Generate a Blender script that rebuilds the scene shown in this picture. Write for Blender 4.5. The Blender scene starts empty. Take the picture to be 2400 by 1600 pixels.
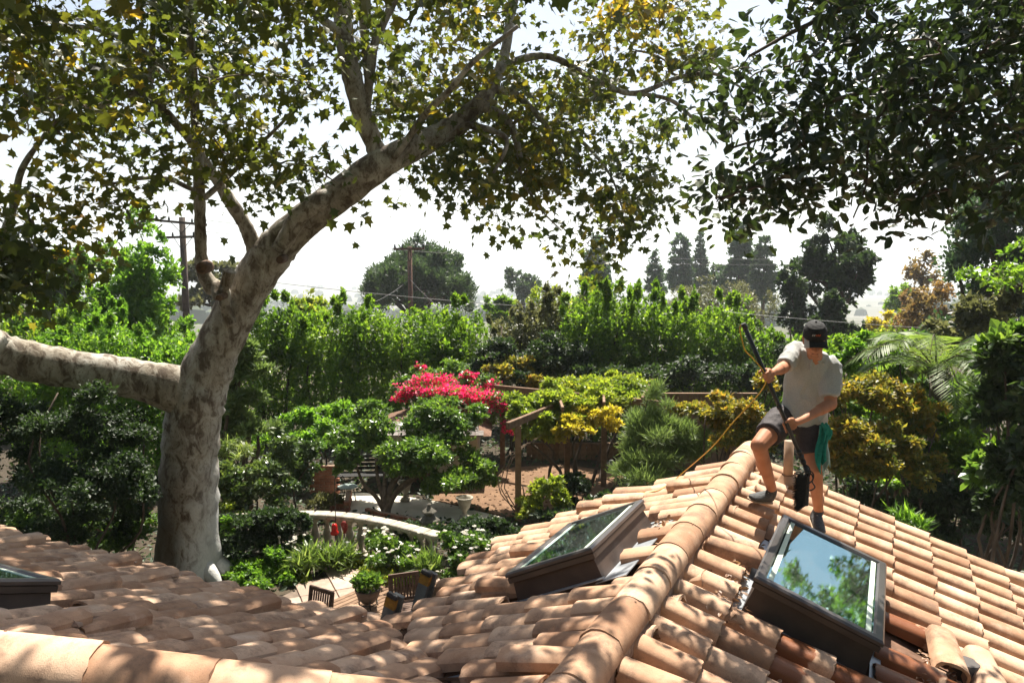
import bpy, bmesh, math, random
import numpy as np
from mathutils import Matrix, Vector
rng = np.random.default_rng(7); random.seed(7)
sc = bpy.context.scene
COL = sc.collection
PI = math.pi; R = math.radians

# ------------------------------------------------------------------ camera
FPX, HZ, CZ = 1850.0, 606.0, 5.6            # focal length in px of a 2400 px wide frame, horizon row, eye height over the garden
PITCH = math.atan((800 - HZ) / FPX)
camd = bpy.data.cameras.new('camera'); cam = bpy.data.objects.new('camera', camd); COL.objects.link(cam)
camd.sensor_width = 36.0; camd.lens = 36.0 * FPX / 2400.0
camd.clip_start = 0.05; camd.clip_end = 30000
cam.location = (0, 0, CZ); cam.rotation_euler = (PI / 2 - PITCH, 0, 0)
sc.camera = cam
sc.render.resolution_x, sc.render.resolution_y = 1024, 682

# ------------------------------------------------------------------ sky, sun, exposure
SUN_AZ, SUN_EL = R(12), R(60)              # azimuth clockwise from +Y (the view direction)
w = bpy.data.worlds.new('World'); sc.world = w; w.use_nodes = True
nt = w.node_tree; nt.nodes.clear()
sky = nt.nodes.new('ShaderNodeTexSky'); sky.sky_type = 'NISHITA'; sky.sun_disc = False
sky.sun_elevation = SUN_EL; sky.sun_rotation = SUN_AZ
sky.altitude = 200; sky.air_density = 1.0; sky.dust_density = 3.0; sky.ozone_density = 1.0
bg = nt.nodes.new('ShaderNodeBackground'); bg.inputs['Strength'].default_value = 0.05
wo = nt.nodes.new('ShaderNodeOutputWorld')
nt.links.new(sky.outputs[0], bg.inputs[0]); nt.links.new(bg.outputs[0], wo.inputs[0])
sund = bpy.data.lights.new('sun', 'SUN'); sund.energy = 5.0; sund.angle = R(0.53); sund.color = (1, 0.93, 0.82)
sun = bpy.data.objects.new('sun', sund); COL.objects.link(sun)
sd = Vector((math.sin(SUN_AZ) * math.cos(SUN_EL), math.cos(SUN_AZ) * math.cos(SUN_EL), math.sin(SUN_EL)))
sun.rotation_euler = sd.to_track_quat('Z', 'Y').to_euler()
sun.location = (0, 0, 60)
sc.view_settings.view_transform = 'Standard'; sc.view_settings.look = 'None'
sc.view_settings.exposure = 1.45; sc.view_settings.gamma = 1.0
sc.render.engine = 'CYCLES'
sc.cycles.use_denoising = True
sc.cycles.max_bounces = 8; sc.cycles.transparent_max_bounces = 8; sc.cycles.volume_bounces = 1
sc.cycles.transmission_bounces = 4; sc.cycles.diffuse_bounces = 2; sc.cycles.glossy_bounces = 3
sc.cycles.sample_clamp_indirect = 6

# ------------------------------------------------------------------ helpers
K = 2400.0 / 2352.0
def ray(x, y):
    c, s = math.cos(PITCH), math.sin(PITCH)
    dx, dz, dy = x - 1200.0, -(y - 800.0), FPX
    return np.array([dx, dy * c + dz * s, -dy * s + dz * c]) / FPX
CAM = np.array([0, 0, CZ])
def D(x, y, Y):                              # a direction seen in the view, taken at world depth Y
    r = ray(x * K, y * K); return r * (Y / r[1]) + CAM
def G(x, y, z=0.0):                          # the point at height z
    r = ray(x * K, y * K); return r * ((z - CZ) / r[2]) + CAM
def pxm(Y): return Y * K / FPX               # metres per view unit at depth Y
def proj(p):
    c, s = math.cos(PITCH), math.sin(PITCH); q = np.asarray(p) - CAM
    Y = q[..., 1] * c - q[..., 2] * s; Z = q[..., 1] * s + q[..., 2] * c
    return (1200 + FPX * q[..., 0] / Y) / K, (800 - FPX * Z / Y) / K

def obj(name, me, mat=None, parent=None, **props):
    o = bpy.data.objects.new(name, me); COL.objects.link(o)
    if mat is not None and me is not None and not me.materials: me.materials.append(mat)
    if parent is not None: o.parent = parent
    for k_, v_ in props.items(): o[k_] = v_
    return o
def tag(o, label, category, group=None):
    o['label'] = label; o['category'] = category
    if group: o['group'] = group
    return o
def thing(name, label, category, loc=(0, 0, 0), rz=0.0, group=None):
    o = bpy.data.objects.new(name, None); COL.objects.link(o)
    o.location = Vector(loc); o.rotation_euler = (0, 0, rz); o.empty_display_size = 0.2
    return tag(o, label, category, group)
def copy_tree(o, parent=None):
    c = o.copy(); COL.objects.link(c); c.parent = parent
    for ch in o.children: copy_tree(ch, c)
    return c
def fastmesh(name, verts, faces, smooth=False, rnd=None, sharp=None):
    verts = np.asarray(verts, np.float32); faces = np.asarray(faces, np.int32)
    me = bpy.data.meshes.new(name); m, k = faces.shape
    me.vertices.add(len(verts)); me.vertices.foreach_set('co', verts.ravel())
    me.loops.add(m * k); me.loops.foreach_set('vertex_index', faces.ravel())
    me.polygons.add(m); me.polygons.foreach_set('loop_start', np.arange(0, m * k, k, dtype=np.int32))
    me.polygons.foreach_set('use_smooth', np.full(m, smooth))
    me.update(calc_edges=True); me.validate()
    if rnd is not None:
        a = me.attributes.new('rnd', 'FLOAT', 'POINT'); a.data.foreach_set('value', np.asarray(rnd, np.float32))
    return me
class MB:
    """collects shapes, builds ONE mesh"""
    def __init__(s): s.v = []; s.f = []; s.sm = []
    def add(s, verts, faces, smooth=False):
        b = len(s.v); s.v += [tuple(map(float, p)) for p in verts]
        s.f += [tuple(i + b for i in f) for f in faces]; s.sm += [smooth] * len(faces); return s
    def box(s, c, size, M=None, bev=0.0):
        c = np.array(c, float); h = np.array(size, float) / 2
        if bev <= 0:
            vs = [np.array([x, y, z]) * h for z in (-1, 1) for y in (-1, 1) for x in (-1, 1)]
            fs = [(0, 2, 3, 1), (4, 5, 7, 6), (0, 1, 5, 4), (2, 6, 7, 3), (0, 4, 6, 2), (1, 3, 7, 5)]
        else:
            bm = bmesh.new(); bmesh.ops.create_cube(bm, size=1.0)
            for q in bm.verts: q.co = Vector((q.co.x * size[0], q.co.y * size[1], q.co.z * size[2]))
            bmesh.ops.bevel(bm, geom=bm.edges[:], offset=bev, segments=1, affect='EDGES')
            bm.verts.index_update()
            vs = [np.array(q.co) for q in bm.verts]; fs = [tuple(q.index for q in f.verts) for f in bm.faces]; bm.free()
        if M is not None:
            M = np.array(M); vs = [M @ q for q in vs]
        return s.add([q + c for q in vs], fs)
    def bar(s, p0, p1, wd, ht, up=(0, 0, 1), bev=0.0):
        p0 = np.array(p0, float); p1 = np.array(p1, float); d = p1 - p0; L = np.linalg.norm(d); d = d / L
        up = np.array(up, float); sx = np.cross(d, up)
        if np.linalg.norm(sx) < 1e-4: sx = np.cross(d, [1, 0, 0])
        sx /= np.linalg.norm(sx); uz = np.cross(sx, d)
        return s.box((p0 + p1) / 2, (wd, L, ht), np.stack([sx, d, uz], 1), bev)
    def tube(s, pts, rad, n=8, cap=True, smooth=True, ell=None):
        pts = np.array(pts, float); m = len(pts); rad = np.broadcast_to(np.asarray(rad, float), (m,))
        T = np.gradient(pts, axis=0); T /= np.linalg.norm(T, axis=1)[:, None] + 1e-12
        ref = np.array([0, 0, 1.0]) if abs(T[0][2]) < .9 else np.array([1.0, 0, 0])
        vs = []
        for i in range(m):
            a = np.cross(T[i], ref); a /= np.linalg.norm(a) + 1e-12; b = np.cross(T[i], a); ref = -b if False else np.cross(a, T[i])
            for j in range(n):
                th = 2 * PI * j / n; vs.append(pts[i] + rad[i] * (math.cos(th) * a + math.sin(th) * b))
        fs = [(i * n + j, i * n + (j + 1) % n, (i + 1) * n + (j + 1) % n, (i + 1) * n + j) for i in range(m - 1) for j in range(n)]
        s.add(vs, fs, smooth)
        if cap:
            s.f.append(tuple(range(len(s.v) - n, len(s.v)))); s.sm.append(False)
            b0 = len(s.v) - m * n; s.f.append(tuple(range(b0 + n - 1, b0 - 1, -1))); s.sm.append(False)
        return s
    def lathe(s, prof, c=(0, 0, 0), n=16, smooth=True):
        c = np.array(c, float); m = len(prof)
        vs = [c + np.array([r * math.cos(2 * PI * j / n), r * math.sin(2 * PI * j / n), z]) for r, z in prof for j in range(n)]
        fs = [(i * n + j, i * n + (j + 1) % n, (i + 1) * n + (j + 1) % n, (i + 1) * n + j) for i in range(m - 1) for j in range(n)]
        return s.add(vs, fs, smooth)
    def poly(s, pts): return s.add(pts, [tuple(range(len(pts)))])
    def prism(s, pts, h):
        n = len(pts); pts = [np.array(p, float) for p in pts]; lo = [p - np.array([0, 0, h]) for p in pts]
        return s.add(pts + lo, [tuple(range(n)), tuple(range(2 * n - 1, n - 1, -1))] + [(i, i + n, (i + 1) % n + n, (i + 1) % n) for i in range(n)])
    def sphere(s, c, r, n=8, m=6):
        r = np.broadcast_to(np.asarray(r, float), (3,))
        vs = [np.array(c) + r * np.array([math.sin(PI * i / m) * math.cos(2 * PI * j / n), math.sin(PI * i / m) * math.sin(2 * PI * j / n), math.cos(PI * i / m)]) for i in range(m + 1) for j in range(n)]
        fs = [(i * n + j, (i + 1) * n + j, (i + 1) * n + (j + 1) % n, i * n + (j + 1) % n) for i in range(m) for j in range(n)]
        return s.add(vs, fs, True)
    def mesh(s, name):
        me = bpy.data.meshes.new(name); me.from_pydata(s.v, [], s.f); me.update()
        me.polygons.foreach_set('use_smooth', s.sm); return me
    def build(s, name, mat, parent=None, loc=None, **props):
        """loc: object origin in the parent's space; vertices are given in that parent's space"""
        me = s.mesh(name)
        if loc is not None:
            me.transform(Matrix.Translation(-Vector(loc)))
        o = obj(name, me, mat, parent, **props)
        if loc is not None: o.location = Vector(loc)
        return o

# ------------------------------------------------------------------ materials
MATS = {}
def mat(name):
    m = bpy.data.materials.new(name); m.use_nodes = True; m.node_tree.nodes.clear()
    MATS[name] = m; return m, m.node_tree.nodes, m.node_tree.links
def ramp(N, stops, interp='LINEAR'):
    r = N.new('ShaderNodeValToRGB'); r.color_ramp.interpolation = interp
    e = r.color_ramp.elements
    while len(e) < len(stops): e.new(0.5)
    for q, (p, c) in zip(e, stops): q.position = p; q.color = (*c, 1) if len(c) == 3 else c
    return r
def plain(name, stops, scale=8.0, rough=0.7, bump=0.15, bscale=40.0, metal=0.0, coord='Object', detail=5.0, spec=0.4, objrnd=0.0, bdist=0.01):
    """noise driven colour + fine bump"""
    m, N, L = mat(name)
    out = N.new('ShaderNodeOutputMaterial'); b = N.new('ShaderNodeBsdfPrincipled')
    tc = N.new('ShaderNodeTexCoord'); nz = N.new('ShaderNodeTexNoise'); nz.inputs['Scale'].default_value = scale; nz.inputs['Detail'].default_value = detail
    L.new(tc.outputs[coord], nz.inputs['Vector'])
    if isinstance(stops[0], (int, float)): stops = [(0.3, tuple(c * .75 for c in stops)), (0.7, tuple(min(1, c * 1.2) for c in stops))]
    r = ramp(N, stops); col = r.outputs[0]
    if objrnd > 0:
        oi = N.new('ShaderNodeObjectInfo'); ad = N.new('ShaderNodeMath'); ad.operation = 'MULTIPLY_ADD'
        ad.inputs[1].default_value = objrnd; L.new(oi.outputs['Random'], ad.inputs[0])
        sb = N.new('ShaderNodeMath'); sb.operation = 'SUBTRACT'; L.new(nz.outputs[0], sb.inputs[0]); sb.inputs[1].default_value = objrnd * .5
        L.new(sb.outputs[0], ad.inputs[2]); L.new(ad.outputs[0], r.inputs[0])
    else: L.new(nz.outputs[0], r.inputs[0])
    L.new(col, b.inputs['Base Color']); b.inputs['Roughness'].default_value = rough; b.inputs['Metallic'].default_value = metal
    b.inputs['Specular IOR Level'].default_value = spec
    if bump > 0:
        n2 = N.new('ShaderNodeTexNoise'); n2.inputs['Scale'].default_value = bscale; n2.inputs['Detail'].default_value = 6
        L.new(tc.outputs[coord], n2.inputs['Vector'])
        bp = N.new('ShaderNodeBump'); bp.inputs['Strength'].default_value = bump; bp.inputs['Distance'].default_value = bdist
        L.new(n2.outputs[0], bp.inputs['Height']); L.new(bp.outputs[0], b.inputs['Normal'])
    L.new(b.outputs[0], out.inputs[0]); return m
def leafmat(name, stops, trans=0.45, tint=(1.0, 1.0, 0.55), rough=0.45, gloss=0.5, nscale=0.6):
    """leaf: diffuse + translucent + a waxy sheen; colour by leaf ('rnd') and by patches of the plant"""
    m, N, L = mat(name); out = N.new('ShaderNodeOutputMaterial')
    at_ = N.new('ShaderNodeAttribute'); at_.attribute_name = 'rnd'
    tc = N.new('ShaderNodeNewGeometry'); nz = N.new('ShaderNodeTexNoise'); nz.inputs['Scale'].default_value = nscale; nz.inputs['Detail'].default_value = 2
    L.new(tc.outputs['Position'], nz.inputs['Vector'])
    mx = N.new('ShaderNodeMath'); mx.operation = 'MULTIPLY_ADD'; mx.inputs[1].default_value = 0.62
    L.new(at_.outputs['Fac'], mx.inputs[0])
    ms = N.new('ShaderNodeMath'); ms.operation = 'MULTIPLY_ADD'; ms.inputs[1].default_value = 0.76; ms.inputs[2].default_value = -0.19
    L.new(nz.outputs[0], ms.inputs[0]); L.new(ms.outputs[0], mx.inputs[2])
    r = ramp(N, stops); L.new(mx.outputs[0], r.inputs[0])
    b = N.new('ShaderNodeBsdfPrincipled'); L.new(r.outputs[0], b.inputs['Base Color'])
    b.inputs['Roughness'].default_value = rough; b.inputs['Specular IOR Level'].default_value = gloss
    tr = N.new('ShaderNodeBsdfTranslucent'); tm = N.new('ShaderNodeMix'); tm.data_type = 'RGBA'; tm.blend_type = 'MULTIPLY'
    tm.inputs[0].default_value = 1.0; L.new(r.outputs[0], tm.inputs[6]); tm.inputs[7].default_value = (tint[0] * 2.6, tint[1] * 2.6, tint[2] * 2.6, 1)
    L.new(tm.outputs[2], tr.inputs[0])
    mix = N.new('ShaderNodeMixShader'); mix.inputs[0].default_value = trans
    L.new(b.outputs[0], mix.inputs[1]); L.new(tr.outputs[0], mix.inputs[2]); L.new(mix.outputs[0], out.inputs[0]); return m

# ------------------------------------------------------------------ foliage builder
def unit(a): return a / (np.linalg.norm(a, axis=-1, keepdims=True) + 1e-9)
TPL = {
 'rhomb': (np.array([[0, 0, 0], [.45, .30, .07], [1, 0, -.05], [.45, -.30, .07]]), np.array([[0, 1, 2, 3]])),
 'oval': (np.array([[0, 0, 0], [.28, .25, .06], [.72, .24, .05], [1, 0, -.06], [.72, -.24, .05], [.28, -.25, .06]]), np.array([[0, 1, 2, 3], [0, 3, 4, 5]])),
 'blade': (np.array([[0, .04, 0], [0, -.04, 0], [.5, -.05, .12], [.5, .05, .12], [1, .0, -.1], [1, .01, -.1]]), np.array([[0, 1, 2, 3], [3, 2, 4, 5]])),
 'tuft': (np.array([[0, 0, 0], [.55, .14, .0], [1, 0, .0], [.55, -.14, .0]]), np.array([[0, 1, 2, 3]])),
 'needle': (np.array([[0, 0, 0], [.6, .035, .0], [1, 0, .0], [.6, -.035, .0]]), np.array([[0, 1, 2, 3]])),
}
def _maple():
    o = [(.0, .0), (.10, -.30), (.02, -.52), (.33, -.34), (.62, -.50), (.60, -.20), (1.0, 0), (.60, .20), (.62, .50), (.33, .34), (.02, .52), (.10, .30)]
    V = [(x, y, .10 * abs(y) - .12 * x * x) for x, y in o] + [(.28, 0, 0)]
    n = len(o); return np.array(V), np.array([[n, i, (i + 1) % n] for i in range(n)])
TPL['maple'] = _maple()
def leaf_geo(P, Dr, Nr, S, tpl):
    T, F = TPL[tpl]; n = len(P)
    Dr = unit(Dr); Nr = unit(Nr - (Nr * Dr).sum(1)[:, None] * Dr); Sd = np.cross(Nr, Dr)
    V = P[:, None, :] + S[:, None, None] * (T[None, :, 0:1] * Dr[:, None] + T[None, :, 1:2] * Sd[:, None] + T[None, :, 2:3] * Nr[:, None])
    Fc = F[None] + (np.arange(n) * len(T))[:, None, None]
    return V.reshape(-1, 3), Fc.reshape(-1, F.shape[1]), len(T)
def leaf_mesh(name, P, Dr, Nr, S, tpl, rnd=None):
    V, F, k = leaf_geo(P, Dr, Nr, S, tpl)
    if rnd is None: rnd = rng.random(len(P))
    return fastmesh(name, V, F, False, np.repeat(rnd, k))
def clumped(blobs, n, clumps=40, cr=0.30, shell=0.55, sz=1.0, flip=True):
    """points, outward directions and clump numbers of leaves spread through ellipsoids (centre, radii, weight) as clumps"""
    wts = np.array([b[2] if len(b) > 2 else 1.0 for b in blobs], float)
    vol = np.array([np.prod(np.array(b[1])) ** (2 / 3) for b in blobs]) * wts; cnt = rng.multinomial(n, vol / vol.sum())
    PP, OO, CC = [], [], []; cid = 0
    for (b, m) in zip(blobs, cnt):
        if m == 0: continue
        c = np.array(b[0], float); r = np.array(b[1], float)
        kc = max(4, int(clumps * (m / n) * len(blobs) ** .5 + 3))
        d = unit(rng.normal(size=(kc, 3))); d[:, 2] = np.where((d[:, 2] < -.4) & flip, -d[:, 2] * .6, d[:, 2])
        rr = shell + (1 - shell) * rng.random(kc) ** .7
        csz = cr * (.6 + .8 * rng.random(kc)); stray = rng.random(kc) < .24
        rr = np.where(stray, rr * rng.uniform(1.1, 1.5, kc), rr); csz = np.where(stray, csz * .45, csz)
        cc = c + d * r * (rr * (1 - cr * .55))[:, None]
        pick = rng.integers(0, kc, m)
        off = rng.normal(size=(m, 3)) * .55
        lim = np.linalg.norm(off, axis=1, keepdims=True); off = np.where(lim > 1.35, off / lim * 1.35, off)
        off[:, 2] *= sz
        p = cc[pick] + off * (csz[pick][:, None] * np.minimum(r, r.mean() * 1.3))
        PP.append(p); OO.append(unit(.6 * unit(off + 1e-6) + .7 * d[pick] + np.array([0, 0, .35]))); CC.append(pick + cid); cid += kc
    return np.concatenate(PP), np.concatenate(OO), np.concatenate(CC)
def scattered(blobs, k, f=.5):
    """breaks every ellipsoid into k smaller ones so that outlines become ragged"""
    out = []
    for b in blobs:
        c = np.array(b[0], float); r = np.array(b[1], float); w_ = b[2] if len(b) > 2 else 1.0
        out.append((c, r * .55, w_))
        for _ in range(k):
            d = rng.normal(size=3) * .48; d /= max(1, np.linalg.norm(d) / .95); out.append((c + d * r, r * rng.uniform(.26, .55) * np.array([1, 1, rng.uniform(.7, 1.1)]), w_))
    return out
def foliage(name, blobs, n, size, m, parent, tpl='rhomb', clumps=40, cr=0.30, shell=0.55, sz=1.0, droop=0.15, flat=0.5, jit=.35, up=0.0, kind=True, zmin=None, flip=True):
    P, O, C = clumped(blobs, n, clumps, cr, shell, sz, flip)
    if zmin is not None:
        k_ = P[:, 2] > zmin; P, O, C = P[k_], O[k_], C[k_]
    n = len(P)
    Dr = unit(O * .6 + rng.normal(size=(n, 3)) * .7 + np.array([0, 0, -droop + up]))
    Nr = unit(np.array([0, 0, 1.0]) * flat + O * .6 + rng.normal(size=(n, 3)) * .55)
    S = size * (1 + jit * rng.normal(size=n)).clip(.4, 1.9)
    crnd = rng.random(C.max() + 1); rnd = (.55 * rng.random(n) + .45 * crnd[C]).clip(0, 1)
    o = obj(name, leaf_mesh(name, P, Dr, Nr, S, tpl, rnd), m, parent)
    if kind: o['kind'] = 'stuff'
    return o
def wander(p0, p1, n=6, amp=.08):
    p0 = np.array(p0, float); p1 = np.array(p1, float); L = np.linalg.norm(p1 - p0)
    t = np.linspace(0, 1, n)[:, None]; q = p0 + (p1 - p0) * t
    q[1:-1] += rng.normal(size=(n - 2, 3)) * amp * L * np.array([1, 1, .5]); return q
def smooth_path(pts, rad, m=6):
    """Catmull-Rom through control points"""
    pts = np.array(pts, float); rad = np.array(rad, float)
    A = np.concatenate([[2 * pts[0] - pts[1]], pts, [2 * pts[-1] - pts[-2]]]); Rr = np.concatenate([[rad[0]], rad, [rad[-1]]])
    o, r = [], []
    for i in range(1, len(A) - 2):
        for t in np.linspace(0, 1, m, endpoint=False):
            f = lambda a, b, c, d: .5 * (2 * b + (c - a) * t + (2 * a - 5 * b + 4 * c - d) * t * t + (3 * b - a - 3 * c + d) * t ** 3)
            o.append(f(A[i - 1], A[i], A[i + 1], A[i + 2])); r.append(f(Rr[i - 1], Rr[i], Rr[i + 1], Rr[i + 2]))
    o.append(pts[-1]); r.append(rad[-1]); return np.array(o), np.maximum(np.array(r), 1e-4)
# ================================================================== THE HOUSE AND ITS TILED ROOF
AZ = R(25.84); TP = 0.37; NN = math.sqrt(1 + TP * TP); ZR = CZ - 1.82
U = np.array([math.sin(AZ), math.cos(AZ), 0]); V = np.array([-U[1], U[0], 0]); Z3 = np.array([0, 0, 1.0])
R0 = G(1310, 1568, ZR)
UIN, VIN = 1.384, 1.923                                      # inner corner of the two eaves
def UV(a, b, z=0.0): return R0 * np.array([1, 1, 0]) + a * U + b * V + np.array([0, 0, z])
ZE = ZR - TP * VIN
def zA(b): return ZR - TP * abs(b)
def zB(a): return ZE + TP * (UIN - a)

def tile_material(name, wet=False):
    m, N, L = mat(name); out = N.new('ShaderNodeOutputMaterial'); b = N.new('ShaderNodeBsdfPrincipled')
    tc = N.new('ShaderNodeTexCoord'); oi = N.new('ShaderNodeObjectInfo')
    ofs = N.new('ShaderNodeVectorMath'); ofs.operation = 'MULTIPLY_ADD'; ofs.inputs[1].default_value = (1, 1, 1)
    L.new(tc.outputs['Object'], ofs.inputs[0]); sc_ = N.new('ShaderNodeVectorMath'); sc_.operation = 'SCALE'; sc_.inputs[0].default_value = (17, 31, 11)
    L.new(oi.outputs['Random'], sc_.inputs['Scale']); L.new(sc_.outputs[0], ofs.inputs[2])
    n1 = N.new('ShaderNodeTexNoise'); n1.inputs['Scale'].default_value = 7; n1.inputs['Detail'].default_value = 6; L.new(ofs.outputs[0], n1.inputs['Vector'])
    n2 = N.new('ShaderNodeTexNoise'); n2.inputs['Scale'].default_value = 260; n2.inputs['Detail'].default_value = 3; L.new(ofs.outputs[0], n2.inputs['Vector'])
    r1 = ramp(N, [(0.22, (.31, .170, .098)), (.5, (.465, .285, .178)), (.8, (.58, .395, .270))])
    ad = N.new('ShaderNodeMath'); ad.operation = 'MULTIPLY_ADD'; ad.inputs[1].default_value = .56
    L.new(oi.outputs['Random'], ad.inputs[0]); sb = N.new('ShaderNodeMath'); sb.operation = 'MULTIPLY_ADD'; sb.inputs[1].default_value = .8; sb.inputs[2].default_value = -.18
    L.new(n1.outputs[0], sb.inputs[0]); L.new(sb.outputs[0], ad.inputs[2]); L.new(ad.outputs[0], r1.inputs[0])
    # dark specks and pale lime bloom
    r2 = ramp(N, [(.30, (.45, .45, .45)), (.42, (1, 1, 1))]); L.new(n2.outputs[0], r2.inputs[0])
    mx = N.new('ShaderNodeMix'); mx.data_type = 'RGBA'; mx.blend_type = 'MULTIPLY'; mx.inputs[0].default_value = .55
    L.new(r1.outputs[0], mx.inputs[6]); L.new(r2.outputs[0], mx.inputs[7]); col = mx.outputs[2]
    n3 = N.new('ShaderNodeTexNoise'); n3.inputs['Scale'].default_value = 2.6; n3.inputs['Detail'].default_value = 7; n3.inputs['Roughness'].default_value = .7; L.new(ofs.outputs[0], n3.inputs['Vector'])
    r3 = ramp(N, [(.56, (0, 0, 0)), (.75, (1, 1, 1))]); L.new(n3.outputs[0], r3.inputs[0])
    m3 = N.new('ShaderNodeMix'); m3.data_type = 'RGBA'; L.new(r3.outputs[0], m3.inputs[0]); L.new(col, m3.inputs[6]); m3.inputs[7].default_value = (.58, .43, .32, 1); col = m3.outputs[2]
    n4 = N.new('ShaderNodeTexNoise'); n4.inputs['Scale'].default_value = 5.0; n4.inputs['Detail'].default_value = 8; n4.inputs['Roughness'].default_value = .75; L.new(ofs.outputs[0], n4.inputs['Vector'])
    r4 = ramp(N, [(.32, (1, 1, 1)), (.50, (0, 0, 0))]); L.new(n4.outputs[0], r4.inputs[0])
    m4 = N.new('ShaderNodeMix'); m4.data_type = 'RGBA'; L.new(r4.outputs[0], m4.inputs[0]); L.new(col, m4.inputs[6]); m4.inputs[7].default_value = (.20, .125, .085, 1); col = m4.outputs[2]
    b.inputs['Roughness'].default_value = .82; b.inputs['Specular IOR Level'].default_value = .25
    if wet:                                                   # water from the brush has run down from the upper end of these tiles
        sep = N.new('ShaderNodeSeparateXYZ'); L.new(tc.outputs['Object'], sep.inputs[0])
        nw = N.new('ShaderNodeTexNoise'); nw.inputs['Scale'].default_value = 9; nw.inputs['Detail'].default_value = 5; L.new(ofs.outputs[0], nw.inputs['Vector'])
        aa = N.new('ShaderNodeMath'); aa.operation = 'MULTIPLY_ADD'; aa.inputs[1].default_value = .34; L.new(nw.outputs[0], aa.inputs[0]); L.new(sep.outputs['Y'], aa.inputs[2])
        bb = N.new('ShaderNodeMath'); bb.operation = 'MULTIPLY_ADD'; bb.inputs[1].default_value = -.22; L.new(oi.outputs['Random'], bb.inputs[0]); L.new(aa.outputs[0], bb.inputs[2])
        rw = ramp(N, [(.30, (1, 1, 1)), (.33, (0, 0, 0))]); L.new(bb.outputs[0], rw.inputs[0])
        mw = N.new('ShaderNodeMix'); mw.data_type = 'RGBA'; L.new(rw.outputs[0], mw.inputs[0]); L.new(col, mw.inputs[6]); mw.inputs[7].default_value = (.20, .072, .030, 1); col = mw.outputs[2]
        rr = N.new('ShaderNodeMapRange'); rr.inputs[3].default_value = .82; rr.inputs[4].default_value = .38; L.new(rw.outputs[0], rr.inputs[0]); L.new(rr.outputs[0], b.inputs['Roughness'])
    L.new(col, b.inputs['Base Color'])
    bp = N.new('ShaderNodeBump'); bp.inputs['Strength'].default_value = .35; bp.inputs['Distance'].default_value = .003; L.new(n2.outputs[0], bp.inputs['Height'])
    bp2 = N.new('ShaderNodeBump'); bp2.inputs['Strength'].default_value = .35; bp2.inputs['Distance'].default_value = .02; L.new(n1.outputs[0], bp2.inputs['Height']); L.new(bp.outputs[0], bp2.inputs['Normal'])
    L.new(bp2.outputs[0], b.inputs['Normal']); L.new(b.outputs[0], out.inputs[0]); return m
tile_mat = tile_material('terracotta'); wet_mat = tile_material('terracotta_wet', True)
pan_mat = plain('shade_dark_pan_clay', [(.3, (.11, .055, .03)), (.7, (.21, .115, .066))], 9, .95, .4, 80)  # clay darkened so the gaps between cover tiles look more deeply shaded
mortar_mat = plain('mortar', [(.3, (.20, .13, .09)), (.7, (.40, .29, .22))], 30, .95, .6, 90)
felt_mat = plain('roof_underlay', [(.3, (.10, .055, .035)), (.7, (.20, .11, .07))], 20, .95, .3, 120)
stucco_mat = plain('stucco', [(.3, (.52, .46, .38)), (.7, (.64, .58, .49))], 3, .9, .4, 120)
wood_mat = plain('weathered_wood', [(.3, (.10, .055, .032)), (.7, (.22, .13, .08))], 14, .8, .4, 60, objrnd=.3)

def barrel(name, L_, r0, r1, h0, h1, th=.016, n=8, chip=0.0, seed=0, ex=.46, sharp=50):
    """half-barrel tile: y runs down the slope from 0 to L_, wider and higher at the lower end"""
    rr = np.random.default_rng(seed); V_ = []; F_ = []
    for (y, r, h) in ((0, r0, h0), (L_ * .5, (r0 + r1) / 2, (h0 + h1) / 2), (L_, r1, h1)):
        for t_, ro in ((0, 1), (th, 0)):
            for i in range(n + 1):
                a_ = PI * i / n; jy = rr.normal() * chip if y in (0, L_) else 0
                V_.append((-(r - t_) * math.cos(a_), y + jy, (h - t_) * max(math.sin(a_), 0) ** ex))
    m_ = n + 1; st = 2 * m_
    for k in range(2):
        b = k * st
        for i in range(n):
            F_.append((b + i, b + i + 1, b + st + i + 1, b + st + i)); F_.append((b + m_ + i, b + st + m_ + i, b + st + m_ + i + 1, b + m_ + i + 1))
        F_.append((b, b + st, b + st + m_, b + m_)); F_.append((b + n, b + m_ + n, b + st + m_ + n, b + st + n))
    for i in range(n):
        F_.append((i, i + m_, i + m_ + 1, i + 1)); b = 2 * st; F_.append((b + i, b + i + 1, b + m_ + i + 1, b + m_ + i))
    me = bpy.data.meshes.new(name); me.from_pydata(V_, [], F_); me.update()
    bm = bmesh.new(); bm.from_mesh(me); bmesh.ops.recalc_face_normals(bm, faces=bm.faces[:])
    for f in bm.faces: f.smooth = True
    for e in bm.edges:
        if len(e.link_faces) == 2 and e.calc_face_angle(0) > R(sharp): e.smooth = False
    bm.to_mesh(me); bm.free(); return me
TL, EX = .385, .303
COVER = [barrel('cover_tile', TL, .078, .094, .078, .094, n=10, chip=.004, seed=i) for i in range(5)]
COVERW = [m_.copy() for m_ in COVER]
COVERB = [barrel('cover_tile', TL, .084, .096, .064, .076, n=10, chip=.004, seed=40 + i, ex=.42, sharp=30) for i in range(5)]
for m_ in COVERB: m_.materials.append(tile_mat)
for m_ in COVER: m_.materials.append(tile_mat)
for m_ in COVERW: m_.materials.append(wet_mat)
CAP = [barrel('ridge_tile', .50, .111, .115, .104, .108, th=.010, n=14, ex=.85, chip=.003, seed=20 + i) for i in range(4)]
for m_ in CAP: m_.materials.append(tile_mat)
def lump(name, seed, s=(.07, .06, .035)):
    bm = bmesh.new(); bmesh.ops.create_icosphere(bm, subdivisions=2, radius=1.0); r_ = np.random.default_rng(seed)
    for q in bm.verts: q.co = Vector(np.array(q.co) * s * (1 + .35 * r_.normal()))
    me = bpy.data.meshes.new(name); bm.to_mesh(me); bm.free(); me.materials.append(mortar_mat); return me
LUMP = [lump('mortar', i) for i in range(4)]

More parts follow.
